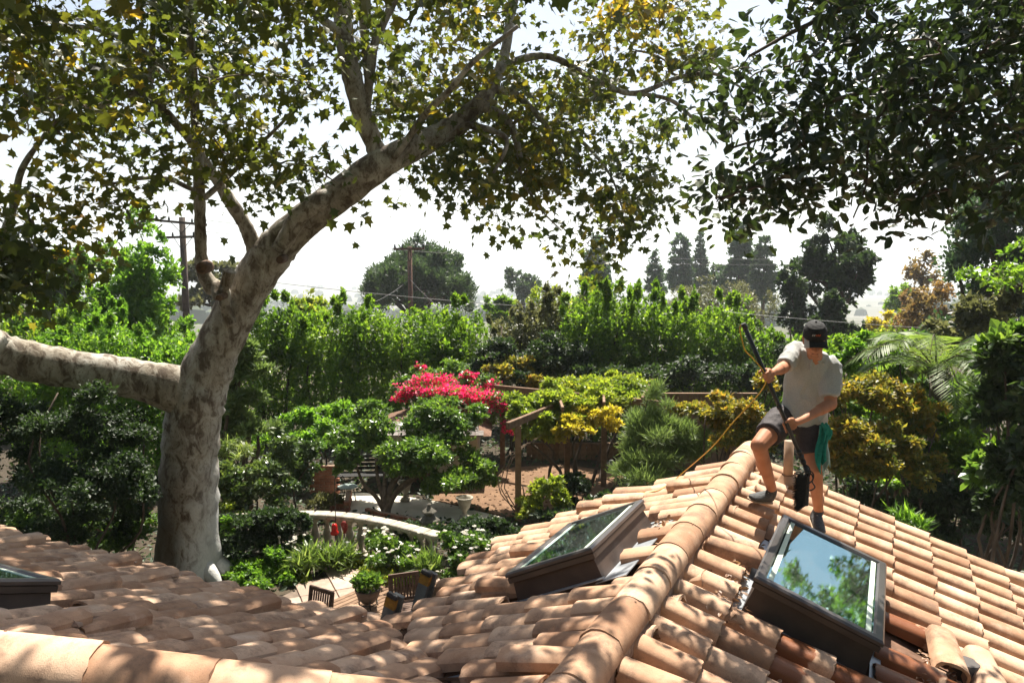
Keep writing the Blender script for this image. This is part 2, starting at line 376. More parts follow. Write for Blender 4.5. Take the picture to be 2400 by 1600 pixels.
house = thing('house', 'house under terracotta barrel tile roof where the man stands', 'house')
def axes(x, y, z, p):
    M = Matrix.Identity(4)
    for i in range(3): M[i][0], M[i][1], M[i][2], M[i][3] = x[i], y[i], z[i], p[i]
    return M
def rz_(a): return Matrix.Rotation(a, 4, 'Z')
def rx_(a): return Matrix.Rotation(a, 4, 'X')
def slope(name, outline, along, down, pos, cols, brange, inside, phase, jcol, boosters, avoid=(), wet=None, sp=.262, cov=None):
    """a roof slope: board (part) > cover tiles, mortar, pans. along = unit vector of the ridge, down = horizontal unit vector down the slope;
    pos(a, b) = point of the tile-top plane at a along, b down"""
    nrm = (down * TP + Z3) / NN; dn = (down - Z3 * TP) / NN; xa = np.cross(dn, nrm)
    mb = MB(); bp = [pos(a, b) - nrm * .125 for a, b in outline]; mb.add(bp + [p - Z3 * .05 for p in bp], [tuple(range(len(bp))), tuple(range(2 * len(bp) - 1, len(bp) - 1, -1))] + [(i, i + len(bp), (i + 1) % len(bp) + len(bp), (i + 1) % len(bp)) for i in range(len(bp))])
    board = mb.build(name, felt_mat, house)
    pan = MB(); rr = np.random.default_rng(hash(name) % 1000 if False else len(name) * 7 + 3)
    for ci, a in enumerate(cols):
        ph = phase + (rr.random() - .5) * 2 * jcol
        nb = int((brange[1] - brange[0]) * NN / EX) + 3
        for k in range(-1, nb):
            s0 = k * EX + ph + rr.normal() * .006; b0 = brange[0] + s0 / NN
            bc = b0 + TL * .62 / NN
            if not inside(a, bc) or any(q[0] < a < q[1] and q[2] < bc < q[3] for q in avoid): pass
            else:
                p = pos(a + rr.normal() * .004, b0) - nrm * (.106 if cov is None else .080)
                M = axes(xa, dn, nrm, p) @ rx_(R(2.6) + rr.normal() * .008) @ rz_(rr.normal() * .014)
                wt = wet is not None and wet(a, bc)
                o = obj('roof_tile', (COVERW if wt else (cov or COVER))[rr.integers(5)], None, board); o.matrix_local = M
                if rr.random() < boosters:
                    o2 = obj('roof_tile', (cov or COVER)[rr.integers(5)], None, board)
                    o2.matrix_local = M @ Matrix.Translation((rr.normal() * .01, .05 + rr.random() * .06, .022)) @ rx_(R(4.5 + 2 * rr.random())) @ rz_(rr.normal() * .05)
                    l_ = obj('mortar', LUMP[rr.integers(4)], None, board); l_.matrix_local = M @ Matrix.Translation((rr.normal() * .02, .05 + TL * .93, .075))
            # the pan between this column and the next, one trough per course
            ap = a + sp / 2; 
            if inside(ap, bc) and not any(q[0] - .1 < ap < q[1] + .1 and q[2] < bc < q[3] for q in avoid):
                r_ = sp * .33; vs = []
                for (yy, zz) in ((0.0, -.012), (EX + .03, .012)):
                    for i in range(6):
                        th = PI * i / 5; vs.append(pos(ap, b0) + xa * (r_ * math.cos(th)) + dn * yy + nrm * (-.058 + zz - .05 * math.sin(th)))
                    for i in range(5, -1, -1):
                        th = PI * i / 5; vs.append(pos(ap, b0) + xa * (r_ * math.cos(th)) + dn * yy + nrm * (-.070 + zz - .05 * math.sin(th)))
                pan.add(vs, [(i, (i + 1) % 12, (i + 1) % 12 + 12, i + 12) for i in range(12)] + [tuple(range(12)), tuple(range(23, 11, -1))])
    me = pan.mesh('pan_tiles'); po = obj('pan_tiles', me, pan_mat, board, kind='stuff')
    return board
# ---- the slope on the right of the ridge (falls towards the right)
SKR = (1.58, 2.83, .45, 1.18)
insR = lambda a, b: -1.3 < a < 4.72 and .02 < b < 4.2
wetR = lambda a, b: (1.0 < a < 2.75 and 1.15 < b < 1.72 and a < 2.75 - (b - 1.15) * .9) or (1.05 < a < 1.6 and .62 < b < 1.5)
slope('roof_slope_right', [(-1.4, .0), (4.75, .0), (4.75, 4.3), (-1.4, 4.3)], U, -V, lambda a, b: UV(a, -b, zA(b)),
      [i * .262 - 1.17 for i in range(23)], (.06, 4.2), insR, 0.0, .012, .06, avoid=[(SKR[0] - .12, SKR[1] + .12, .33, SKR[3] + .08), (2.02, 2.48, 1.42, 1.84)], wet=wetR)
# ---- the slope on the left of the ridge (falls towards the garden)
def vmaxL(a): return min(VIN + .03, 1.9 - (a - 3.45) / (4.72 - 3.45) * 1.85 if a > 3.45 else 9)
insL = lambda a, b: b > .02 and b < vmaxL(a) and a > UIN - (VIN - b) + .02 and -1.2 < a < 4.7
SKL = (1.58, 2.72, .40, 1.07)
slope('roof_slope_left', [(UIN - VIN, 0), (4.72, 0), (3.45, 1.9), (UIN, VIN)], U, V, lambda a, b: UV(a, b, zA(b)),
      [i * .224 - .55 for i in range(24)], (.06, 1.95), insL, 0.02, .15, .10, sp=.224, cov=COVERB, avoid=[(SKL[0] - .13, SKL[1] + .13, SKL[2] - .12, SKL[3] + .08)])
# ---- the wing on the left (falls away towards the garden); its near end is a hip
HIP0, HIP1 = np.array([-1.9, 2.58]), np.array([.02, -.42])
def uhip(b): return HIP0[0] + (HIP0[1] - b) / (HIP0[1] - HIP1[1]) * (HIP1[0] - HIP0[0])
SKB = (-.86, -.24, 3.05, 4.0)
insB = lambda q, b: (b - 3.0 < UIN + .03) and (b - 3.0 > (uhip(q) if q < 2.58 else -1.9) + .02) and (q > VIN - (UIN - (b - 3.0)) + .02)
# along-coordinate is v, down-coordinate is a + 3
slope('roof_slope_wing', [(VIN, 3 + UIN), (9.5, 3 + UIN), (9.5, 1.1), (2.58, 1.1), (.0, 2.75), (.48, 2.95)], V, U, lambda q, b: UV(b - 3.0, q, zB(b - 3.0)),
      [i * .220 + .15 for i in range(34)], (1.1, 4.42), insB, 0.05, .15, .10, sp=.22, cov=COVERB, avoid=[(SKB[2] - .1, SKB[3] + .1, 3 + SKB[0] - .1, 3 + SKB[1] + .06)])
# ---- the sliver of the slope on the near side of the hip
zC = lambda q, b: zB(uhip(q)) 
insC = lambda a, b: 0.02 < b < 1.5 and a < 1.35
hd = np.array([HIP1[0] - HIP0[0], HIP1[1] - HIP0[1]]); hd /= np.linalg.norm(hd)
# ---- ridge and hip tiles
NAIL = MB().lathe([(0, .002), (.0045, .002), (.006, 0)], n=8).mesh('nail_hole'); NAIL.materials.append(felt_mat)
def capline(p0, p1, n0, up_=-.045, sc_=1.0):
    p0 = np.array(p0); p1 = np.array(p1); L_ = np.linalg.norm(p1 - p0); d = (p1 - p0) / L_
    k = 0; rr = np.random.default_rng(n0); s_ = 0
    xa = np.cross(d, Z3); xa /= np.linalg.norm(xa); nr = np.cross(xa, d)
    while s_ < L_:
        M = axes(xa, d, nr, p0 + d * s_ + nr * up_) @ rx_(R(.55) + rr.normal() * .003) @ rz_(rr.normal() * .012) @ Matrix.Diagonal((sc_, 1, sc_, 1))
        o = obj('ridge_tile', CAP[rr.integers(4)], None, house); o.matrix_local = M; s_ += .432; k += 1
        nh = obj('nail_hole', NAIL, None, o); nh.location = (.045 * rr.normal(), .10 + .03 * rr.normal(), .0985); 
    return k
capline(UV(4.78, 0, ZR), UV(-1.6, 0, ZR), 3)
capline(UV(HIP0[0], HIP0[1], zB(HIP0[0]) + .0), UV(HIP1[0], HIP1[1], zB(HIP1[0]) + .0), 5, .0, 1.32)
# mortar bedding under the caps, both sides
mb = MB()
for s_ in (-1, 1): mb.bar(UV(4.7, s_ * .07, ZR - .075), UV(-1.5, s_ * .07, ZR - .075), .06, .10)
mb.build('ridge_mortar', mortar_mat, house)
mb = MB(); mb.bar(UV(HIP0[0], HIP0[1], zB(HIP0[0]) - .05), UV(HIP1[0], HIP1[1], zB(HIP1[0]) - .05), .24, .14); mb.build('hip_mortar', mortar_mat, house)
mb = MB(); qa = [UV(HIP0[0], HIP0[1], zB(HIP0[0]) - .12), UV(HIP1[0], HIP1[1], zB(HIP1[0]) - .12)]
mb.add([qa[0], qa[1], qa[1] - V * 1.2 - U * .9 - Z3 * .5, qa[0] - V * 1.2 - U * .9 - Z3 * .5], [(0, 1, 2, 3)]); mb.build('roof_slope_near', felt_mat, house)
nearb = MB()
# valley flashing
flash_mat = plain('flashing_metal', [(.3, (.30, .33, .36)), (.7, (.50, .53, .56))], 6, .45, .1, 30, metal=.6)
mb = MB(); va = UV(UIN, VIN, ZE - .1); vb = UV(UIN - VIN, 0, ZR - .1); off = (U - V) / math.sqrt(2) * .22
mb.add([va + off + Z3 * .06, vb + off + Z3 * .06, vb, va], [(0, 1, 2, 3)]); mb.add([va, vb, vb - off + Z3 * .06, va - off + Z3 * .06], [(0, 1, 2, 3)])
mb.build('valley_flashing', flash_mat, house)
# walls, fascia, rafter tails under the eaves
def wall(p, q, z1, inset=0): 
    mb = MB(); mb.bar([p[0], p[1], z1 / 2], [q[0], q[1], z1 / 2], .2, z1, up=(0, 0, 1)); return mb.build('wall', stucco_mat, house)
zw = ZE - .25
wall(UV(UIN - .45, VIN - .45), UV(UIN - .45, 9.3), zw); wall(UV(UIN - .35, VIN - .45), UV(3.3, VIN - .45), zw)
wall(UV(3.3, VIN - .45), UV(4.3, 0), zw); wall(UV(4.3, -.1), UV(4.3, -4.0), zw)
mb = MB(); mb.bar(UV(UIN - .06, VIN - .06, ZE - .2), UV(UIN - .06, 9.4, ZE - .2), .04, .16); mb.build('fascia', wood_mat, house)
mb = MB(); mb.bar(UV(UIN, VIN - .06, ZE - .2), UV(3.42, VIN - .06, ZE - .2), .04, .16); mb.build('fascia', wood_mat, house)
mb = MB(); mb.bar(UV(4.70, -.02, ZR - .22), UV(4.70, -4.2, zA(4.2) - .22), .05, .16); mb.build('fascia', wood_mat, house)
mb = MB(); mb.bar(UV(4.66, .05, ZR - .24), UV(3.45, 1.84, zA(1.84) - .22), .05, .14); mb.build('fascia', wood_mat, house)
curb_mat_ = plain('sooty_metal', (.06, .05, .045), 10, .6, .1, 40)
# plumbing vent pipe behind the man, pair of tiles hooding a flue
pipe_mat = plain('painted_pipe', [(.3, (.24, .15, .09)), (.7, (.36, .24, .16))], 12, .6, .1, 60)
pp = UV(4.25, -.40, zA(.40)); mb = MB(); mb.tube([pp - Z3 * .1, pp + Z3 * .36], .042, 14); mb.lathe([(.10, -.02), (.055, .05)], pp, 14); vp = mb.build('vent_pipe', pipe_mat, house)
hd_n = (-V * TP + Z3) / NN; hd_d = (-V - Z3 * TP) / NN
for j, (da, db, rot) in enumerate(((2.27, 1.56, -1.42), (2.25, 1.775, -1.36))):
    M = axes(np.cross(hd_d, hd_n), hd_d, hd_n, UV(da, -db, zA(db))) @ rz_(rot) @ Matrix.Translation((0, -.2, .0)) @ rx_(R(-6)) @ Matrix.Scale(1.08, 4)
    o = obj('flue_hood_tile', COVER[j], None, house); o.matrix_local = M
mb = MB(); q = UV(2.22, -1.66, zA(1.66)); mb.tube([q - Z3 * .12, q + hd_n * .04], .07, 14); mb.build('flue', curb_mat_, house)

# ---- skylights
frame_mat = plain('bronze_aluminium', [(.3, (.060, .048, .042)), (.7, (.085, .070, .060))], 4, .38, .05, 200, metal=.35, spec=.5)
trim_mat = plain('frame_trim', [(.3, (.085, .075, .07)), (.7, (.12, .108, .10))], 4, .3, .05, 200, metal=.5)
curb_mat = plain('curb_metal', [(.3, (.040, .026, .020)), (.7, (.075, .050, .038))], 7, .55, .15, 90)
shaft_mat = plain('shaft_paint', [(.3, (.50, .60, .48)), (.7, (.62, .70, .58))], 5, .6, .05, 80)
well_mat = plain('dim_well', [(.3, (.03, .05, .05)), (.7, (.05, .08, .08))], 3, .8, 0)
m, N, L = mat('coated_glass'); out = N.new('ShaderNodeOutputMaterial'); gl = N.new('ShaderNodeBsdfGlossy'); gl.inputs['Color'].default_value = (.52, .79, .84, 1); gl.inputs['Roughness'].default_value = .012
trp = N.new('ShaderNodeBsdfTransparent'); trp.inputs[0].default_value = (.70, .82, .76, 1); lw = N.new('ShaderNodeLayerWeight'); lw.inputs[0].default_value = .42
mr = N.new('ShaderNodeMapRange'); mr.inputs[3].default_value = .55; mr.inputs[4].default_value = .97; L.new(lw.outputs['Fresnel'], mr.inputs[0])
tcx = N.new('ShaderNodeTexCoord'); nz = N.new('ShaderNodeTexNoise'); nz.inputs['Scale'].default_value = 55; nz.inputs['Detail'].default_value = 6; L.new(tcx.outputs['Object'], nz.inputs['Vector'])
bp = N.new('ShaderNodeBump'); bp.inputs['Strength'].default_value = .02; bp.inputs['Distance'].default_value = .002; L.new(nz.outputs[0], bp.inputs['Height']); L.new(bp.outputs[0], gl.inputs['Normal'])
mxs = N.new('ShaderNodeMixShader'); L.new(mr.outputs[0], mxs.inputs[0]); L.new(trp.outputs[0], mxs.inputs[1]); L.new(gl.outputs[0], mxs.inputs[2])
df = N.new('ShaderNodeBsdfDiffuse'); df.inputs[0].default_value = (.45, .47, .42, 1)       # dried water spots and dust
nd = N.new('ShaderNodeTexNoise'); nd.inputs['Scale'].default_value = 60; nd.inputs['Detail'].default_value = 9; nd.inputs['Roughness'].default_value = .8; L.new(tcx.outputs['Object'], nd.inputs['Vector'])
rd = ramp(N, [(.52, (.02, .02, .02)), (.74, (.30, .30, .30))]); L.new(nd.outputs[0], rd.inputs[0])
mx2 = N.new('ShaderNodeMixShader'); L.new(rd.outputs[0], mx2.inputs[0]); L.new(mxs.outputs[0], mx2.inputs[1]); L.new(df.outputs[0], mx2.inputs[2]); L.new(mx2.outputs[0], out.inputs[0]); glass_mat = m
def skylight(label, p, along, down, sa, sb, h, group=None, tilt=0.0):
    """p: centre on the tile-top plane; sa size along the ridge, sb size down the slope, h height of the glass over the tiles"""
    n = (down * TP + Z3) / NN; d = (down - Z3 * TP) / NN; x = np.cross(d, n)
    t = thing('skylight', label, 'skylight', (0, 0, 0), 0, 'skylights in the tile roof'); t.matrix_world = axes(x, d, n, p) @ rx_(-tilt)
    def ring(name, ox, oy, w_, z0, z1, m_, bev=.006, parent=t, splay=0.0):
        mb = MB(); ix, iy = ox - w_, oy - w_
        rings = [(ox + splay, oy + splay, z0), (ox, oy, z1 - bev), (ox - bev, oy - bev, z1), (ix + bev, iy + bev, z1), (ix, iy, z1 - bev), (ix, iy, z0)]
        vs = [(sx * a_, sy * b_, z_) for a_, b_, z_ in rings for sx, sy in ((-1, -1), (1, -1), (1, 1), (-1, 1))]
        fs = [(i * 4 + j, i * 4 + (j + 1) % 4, ((i + 1) % 6) * 4 + (j + 1) % 4, ((i + 1) % 6) * 4 + j) for i in range(6) for j in range(4)]
        mb.add(vs, fs); return mb.build(name, m_, parent)
    a2, b2 = sa / 2, sb / 2
    ring('curb', a2 - .02, b2 - .02, .05, -.14, h - .075, curb_mat, .004, splay=.02)
    ring('frame', a2, b2, .055, h - .07, h - .028, frame_mat, .008)
    ring('frame_cap', a2 + .006, b2 + .006, .062, h - .027, h + .004, trim_mat, .012)
    mb = MB(); mb.box((0, 0, h - .016), (sa - .112, sb - .112, .012)); mb.build('glass_pane', glass_mat, t)
    for s_ in (-1, 1): MB().box((0, s_ * (b2 - .082), h - .0085), (sa - .125, .030, .003)).build('glazing_strip', shaft_mat, t)
    mb = MB(); ia, ib = a2 - .075, b2 - .075                            # light shaft under the glass
    zz = h - .03; lo = -.9
    for s_ in (-1, 1):
        mb.add([(s_ * ia, -ib, zz), (s_ * ia, ib, zz), (s_ * ia, ib, lo), (s_ * ia, -ib, lo)], [(0, 1, 2, 3)])
        mb.add([(-ia, s_ * ib, zz), (ia, s_ * ib, zz), (ia, s_ * ib, lo), (-ia, s_ * ib, lo)], [(0, 1, 2, 3)])
    sh = mb.build('light_shaft', shaft_mat, t)
    mb = MB(); mb.box((0, 0, lo), (sa, sb, .02)); mb.build('shaft_floor', well_mat, t)
    mb = MB(); mb.box((0, -b2 - .06, -.085), (sa + .06, .22, .006)); mb.box((0, b2 + .05, -.075), (sa + .02, .06, .006))
    for s_ in (-1, 1): mb.box((s_ * (a2 + .012), 0, -.068), (.04, sb + .02, .006))
    mb.build('flashing', flash_mat, t)
    return t
skylight('skylight whose glass mirrors pale blue sky, right of the ridge below the man', UV((SKR[0] + SKR[1]) / 2, -(SKR[2] + SKR[3]) / 2, zA((SKR[2] + SKR[3]) / 2)), U, -V, SKR[1] - SKR[0], SKR[3] - SKR[2], .17)
skylight('skylight whose glass mirrors green trees, on the slope left of the ridge', UV((SKL[0] + SKL[1]) / 2, (SKL[2] + SKL[3]) / 2, zA((SKL[2] + SKL[3]) / 2)), U, V, SKL[1] - SKL[0], SKL[3] - SKL[2], .13, tilt=R(4.6))
skylight('dark skylight cut off by the left edge of the picture', UV((SKB[0] + SKB[1]) / 2, (SKB[2] + SKB[3]) / 2, zB((SKB[0] + SKB[1]) / 2)), V, U, SKB[3] - SKB[2], SKB[1] - SKB[0], .10)
# ================================================================== GROUND, FAR COUNTRY, AIR
soil_mat = plain('garden_soil', [(.25, (.028, .020, .012)), (.55, (.052, .038, .022)), (.8, (.085, .066, .04))], 1.2, .95, .5, 25, coord='Object', bdist=.05)
far_mat = plain('far_country', [(.3, (.045, .06, .03)), (.5, (.09, .09, .06)), (.7, (.16, .15, .12))], .012, .95, 0)
def terrain_z(x, y):
    d = np.maximum(y - 34, 0); z = -.075 * d
    z = np.where(z < -30, -30 - (1 - np.exp((z + 30) / 60)) * 50, z)
    b_ = np.maximum(-8 - y, 0); z = z + np.minimum(b_ * .95, 55 + b_ * .12)          # unseen slope added behind the camera to block sky light
    return z + np.clip(d / 60, 0, 1) * (1.2 * np.sin(x * .035 + 1.0) + 1.0 * np.sin(y * .05))
ys = np.concatenate([np.linspace(-160, -9, 14), np.linspace(-7, 34, 6), np.linspace(40, 200, 20), np.geomspace(220, 9000, 30)])
xs = np.concatenate([-np.geomspace(6000, 60, 20), np.linspace(-50, 50, 21), np.geomspace(60, 6000, 20)])
X, Y = np.meshgrid(xs, ys); Zt = terrain_z(X, Y); nx = len(xs)
ii = np.arange(len(ys) - 1)[:, None] * nx + np.arange(nx - 1)[None]
F_ = np.stack([ii, ii + 1, ii + nx + 1, ii + nx], -1).reshape(-1, 4)
ground = obj('ground', fastmesh('ground', np.stack([X, Y, Zt], -1).reshape(-1, 3), F_, True), None, kind='structure')
ground.data.materials.append(soil_mat); ground.data.materials.append(far_mat); ground.data.materials.append(plain('sky_block_slope', [(.3, (.010, .016, .007)), (.7, (.030, .042, .016))], .3, .95, 0))  # last material: dark colour so the added slope throws back little light
fi = np.where(Y[:-1, :-1] < -6.9, 2, np.where(Y[:-1, :-1] > 60, 1, 0)).ravel().astype(np.int32); ground.data.polygons.foreach_set('material_index', fi)
def tz(x, y): return float(terrain_z(np.array(float(x)), np.array(float(y))))
# hazy hills on the far side of the basin
mb = MB(); hx = np.linspace(-7000, 7000, 60)
for (yy, hh, sd_) in ((6200, 120, 1), (7600, 190, 5)):
    r_ = np.random.default_rng(sd_); pr = [hh * (.55 + .25 * math.sin(x * .0011 + sd_) + .12 * math.sin(x * .0037 + 2 * sd_) + .08 * r_.random()) for x in hx]
    vs = [(x, yy, -85) for x in hx] + [(x, yy + 500, -85 + p) for x, p in zip(hx, pr)] + [(x, yy + 1100, -85) for x in hx]; n = len(hx)
    mb.add(vs, [(k * n + i, k * n + i + 1, (k + 1) * n + i + 1, (k + 1) * n + i) for k in range(2) for i in range(n - 1)], True)
mb.build('hills', far_mat, None, kind='structure')
# far-off woods and roofs on the plain that read as one mass
n = 2600; fx = rng.uniform(-2600, 2600, n); fy = np.exp(rng.uniform(math.log(300), math.log(3500), n)); fs = rng.uniform(5, 13, n)
V_ = []; F2 = []
for i, (x, y, s_) in enumerate(zip(fx, fy, fs)):
    z = tz(x, y); k = len(V_); q = s_ * .8
    V_ += [(x - q, y, z), (x, y - q, z), (x + q, y, z), (x, y + q, z), (x - q * .7, y, z + s_ * .7), (x, y - q * .7, z + s_ * .8), (x + q * .7, y, z + s_ * .7), (x, y + q * .7, z + s_ * .8), (x, y, z + s_)]
    F2 += [(k + a, k + (a + 1) % 4, k + 4 + (a + 1) % 4, k + 4 + a) for a in range(4)] + [(k + 4 + a, k + 4 + (a + 1) % 4, k + 8, k + 8) for a in range(4)]
me = bpy.data.meshes.new('far_woods'); me.from_pydata(V_, [], [tuple(dict.fromkeys(f)) for f in F2]); me.update()
obj('far_woods', me, plain('far_foliage', [(.3, (.03, .05, .02)), (.7, (.07, .09, .04))], .05, .9, 0), None, kind='stuff', label='mass of far trees on the hazy plain', category='woods')
# the air
hz = MB(); hz.box((0, 4300, 30), (15000, 9400, 240)); haze = hz.build('haze', None, None, kind='stuff')
m, N, L = mat('air'); out = N.new('ShaderNodeOutputMaterial'); pv = N.new('ShaderNodeVolumePrincipled'); pv.inputs['Density'].default_value = .0004
pv.inputs['Color'].default_value = (.88, .945, 1.0, 1); pv.inputs['Anisotropy'].default_value = .4; L.new(pv.outputs[0], out.inputs['Volume']); haze.data.materials.append(m)
haze['label'] = 'pale summer haze over the basin'; haze['category'] = 'haze'

# ================================================================== BACKGROUND TREES
bark_mat = plain('dark_bark', [(.3, (.05, .035, .025)), (.7, (.12, .09, .065))], 6, .9, .6, 30)
LM = {
 'hedge': leafmat('hedge_leaf', [(.1, (0.0307, 0.0684, 0.0094)), (.45, (0.0779, 0.1475, 0.0165)), (.75, (0.1593, 0.2419, 0.0260)), (1, (0.2596, 0.3186, 0.0354))], .46),
 'bright': leafmat('bright_leaf', [(.1, (0.0392, 0.0952, 0.0134)), (.5, (0.0952, 0.1904, 0.0246)), (.85, (0.1792, 0.2800, 0.0336)), (1, (0.2688, 0.3360, 0.0448))], .45),
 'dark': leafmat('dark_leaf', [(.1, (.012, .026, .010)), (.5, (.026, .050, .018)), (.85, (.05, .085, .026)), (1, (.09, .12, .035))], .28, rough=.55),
 'olive': leafmat('olive_leaf', [(.1, (.050, .058, .024)), (.5, (.095, .10, .045)), (.9, (.15, .15, .075))], .3, (1, 1, .7)),
 'pine': leafmat('pine_needle', [(.1, (.020, .040, .016)), (.5, (.045, .080, .030)), (.9, (.085, .13, .05))], .25, (1, 1, .7)),
 'ypine': leafmat('young_pine_needle', [(.1, (0.0460, 0.0805, 0.0253)), (.5, (0.1035, 0.1552, 0.0460)), (.9, (0.1955, 0.2530, 0.0920))], .3, (1, 1, .7)),
 'conifer': leafmat('conifer_foliage', [(.1, (.018, .042, .018)), (.5, (.036, .074, .028)), (.9, (.075, .12, .042))], .28, (1, 1, .8)),
 'yellow': leafmat('yellow_leaf', [(.1, (.13, .145, .025)), (.5, (.30, .255, .03)), (.9, (.50, .40, .06))], .45, (1, 1, .5)),
 'wisteria': leafmat('wisteria_leaf', [(.1, (0.0600, 0.1080, 0.0168)), (.5, (0.1560, 0.2040, 0.0264)), (.9, (0.3120, 0.3120, 0.0480))], .45),
 'nandina': leafmat('nandina_leaf', [(.05, (0.0345, 0.0517, 0.0138)), (.35, (0.0978, 0.1207, 0.0253)), (.62, (0.2185, 0.1840, 0.0345)), (.85, (0.3450, 0.1955, 0.0345)), (1, (0.4140, 0.1610, 0.0345))], .42, (1, .95, .5)),
 'rust': leafmat('rusty_leaf', [(.1, (.09, .085, .035)), (.5, (.19, .14, .06)), (.9, (.30, .17, .07))], .3, (1, .95, .6)),
 'ivy': leafmat('ivy_leaf', [(.1, (0.0240, 0.0480, 0.0144)), (.5, (0.0540, 0.0960, 0.0240)), (.9, (0.1320, 0.1800, 0.0480))], .25, gloss=.9, rough=.3),
 'citrus': leafmat('shrub_leaf', [(.1, (0.0300, 0.0660, 0.0144)), (.5, (0.0720, 0.1380, 0.0240)), (.85, (0.1440, 0.2160, 0.0420)), (1, (0.2400, 0.3000, 0.0720))], .38, gloss=.8, rough=.32),
 'bract': leafmat('pink_bract', [(.05, (.30, .008, .045)), (.4, (.55, .02, .10)), (.7, (.68, .04, .16)), (1, (.72, .12, .20))], .35, (1, 1, 1)),
 'palm': leafmat('palm_leaf', [(.1, (.045, .085, .02)), (.5, (.10, .16, .035)), (.9, (.16, .21, .06))], .4, gloss=.3, rough=.5),
 'grass': leafmat('strap_leaf', [(.1, (.045, .085, .02)), (.5, (.11, .17, .04)), (.9, (.28, .32, .13))], .4, gloss=.6),
 'petal': leafmat('white_petal', [(.1, (.62, .60, .52)), (.9, (.80, .78, .72))], .3, (.6, .6, .6)),
}
def tree(name, label, cat, base, top_z, blobs, n, size, m, group=None, tpl='rhomb', trunk_r=.2, clumps=60, cr=.28, limbs=5, sca=3, **kw):
    base = np.array(base, float); t = thing(name, label, cat, base, 0, group)
    bl = [(np.array(b[0]) - base, b[1], *(b[2:])) for b in blobs]
    mb = MB(); cz = np.average([b[0][2] for b in bl]); cxy = np.average([b[0][:2] for b in bl], axis=0)
    h = top_z - base[2]
    mid = np.array([cxy[0], cxy[1], min(cz, h * .75)]); pts = wander((0, 0, -.3), mid, 6, .03)
    mb.tube(pts, np.linspace(trunk_r * 1.15, trunk_r * .55, 6), 8)
    for i in range(limbs):
        b = bl[i % len(bl)]; tgt = np.array(b[0]) + unit(rng.normal(size=3)) * np.array(b[1]) * .55
        s0 = pts[rng.integers(2, 6)]; q = wander(s0, tgt, 5, .07); mb.tube(q, np.linspace(trunk_r * .5, trunk_r * .08, 5), 5)
    mb.build('trunk', bark_mat, t)
    foliage('crown', scattered(bl, sca) if sca else bl, n, size, m, t, tpl, clumps, cr, **kw); return t
def tree_at(name, label, cat, x, ytop, wpx, Y, n, size, m, hfrac=.62, group=None, lobes=7, base_z=None, crown_px=None, **kw):
    """broad tree: x, top row and width as seen, at distance Y; a cluster of lobes makes the crown"""
    tp = D(x, ytop, Y); s = pxm(Y); W = wpx * s / 2; bz = tz(tp[0], Y) if base_z is None else base_z
    H = tp[2] - bz; Hc = H * hfrac if crown_px is None else crown_px * s; r_ = np.random.default_rng(int(x * 7 + ytop))
    bl = [((tp[0], Y, tp[2] - Hc / 2), (W * .72, W * .72, Hc * .42))]
    for i in range(lobes):
        a = 2 * PI * i / lobes + r_.random(); f = .35 + .45 * r_.random(); z = tp[2] - Hc * (.18 + .62 * r_.random())
        q = .30 + .18 * r_.random(); sc_ = 1 - .35 * abs((tp[2] - Hc / 2 - z) / (Hc / 2))
        bl.append(((tp[0] + math.cos(a) * W * f * sc_, Y + math.sin(a) * W * f * sc_, z), (W * q, W * q, Hc * q * .8)))
    bl.append(((tp[0] + W * .1 * r_.normal(), Y, tp[2] - Hc * .2), (W * .38, W * .38, Hc * .2)))
    return tree(name, label, cat, (tp[0], Y, bz), tp[2], bl, n, size, m, group, **kw)
def conifer(label, x, ytop, ybot, wpx, Y, n, size, m, group='tall conifers on the skyline', lean=0.0, tiers=11, name='conifer', pw=.75):
    tp = D(x, ytop, Y); bt = D(x, ybot, Y); s = pxm(Y); W = wpx * s / 2; bz = tz(tp[0], Y); base = np.array([tp[0], Y, bz])
    t = thing(name, label, 'tree', base, 0, group); H = tp[2] - bz; Hc = tp[2] - bt[2]
    mb = MB(); mb.tube([(0, 0, -.5), (0, 0, H * .5), (0, 0, H)], [.02 * H + .1, .012 * H + .05, .03], 7); bl = []
    r_ = np.random.default_rng(int(x) + int(ytop))
    for i in range(tiers):
        f = (i + .5) / tiers; z = H - Hc * f; rad = W * (.12 + .95 * f ** pw) * (.8 + .35 * r_.random())
        if f > .85: rad *= .8
        k = 3 + int(3 * f)
        for j in range(k):
            a = 2 * PI * (j + r_.random() * .7) / k; rr_ = rad * (.45 + .3 * r_.random())
            bl.append(((math.cos(a) * rr_, math.sin(a) * rr_, z + Hc * .03 * r_.normal()), (rad * .40, rad * .40, Hc / tiers * .62)))
            mb.tube([(0, 0, z - Hc * .02), (math.cos(a) * rr_ * 1.3, math.sin(a) * rr_ * 1.3, z + Hc * .01)], [.05, .015], 4)
    bl.append(((0, 0, H - Hc * .02), (W * .12, W * .12, Hc * .035)))
    mb.build('trunk', bark_mat, t); foliage('crown', bl, n, size, m, t, 'rhomb', 150, .5, .2, droop=-.1, flat=.3); return t

# ---- skyline, left to right
tree_at('shade_tree', 'dark tree behind the yellow sycamore leaves at the far left', 'tree', 120, 545, 300, 32, 9000, .22, LM['hedge'], .8, trunk_r=.25)
tree_at('feathery_tree', 'bright green feathery tree left of the utility pole with two crossarms', 'tree', 315, 548, 235, 26, 15000, .15, LM['bright'], .9, lobes=12, trunk_r=.2, up=.5, sz=1.4)
tree_at('rounded_tree', 'yellow green rounded tree top behind the thin upright sycamore stem', 'tree', 500, 590, 230, 60, 9000, .34, LM['olive'], .55, trunk_r=.3)
tree_at('garden_tree', 'green tree rising behind the hedge left of the round pine', 'tree', 700, 665, 120, 34, 4500, .2, LM['wisteria'], .8, trunk_r=.15)
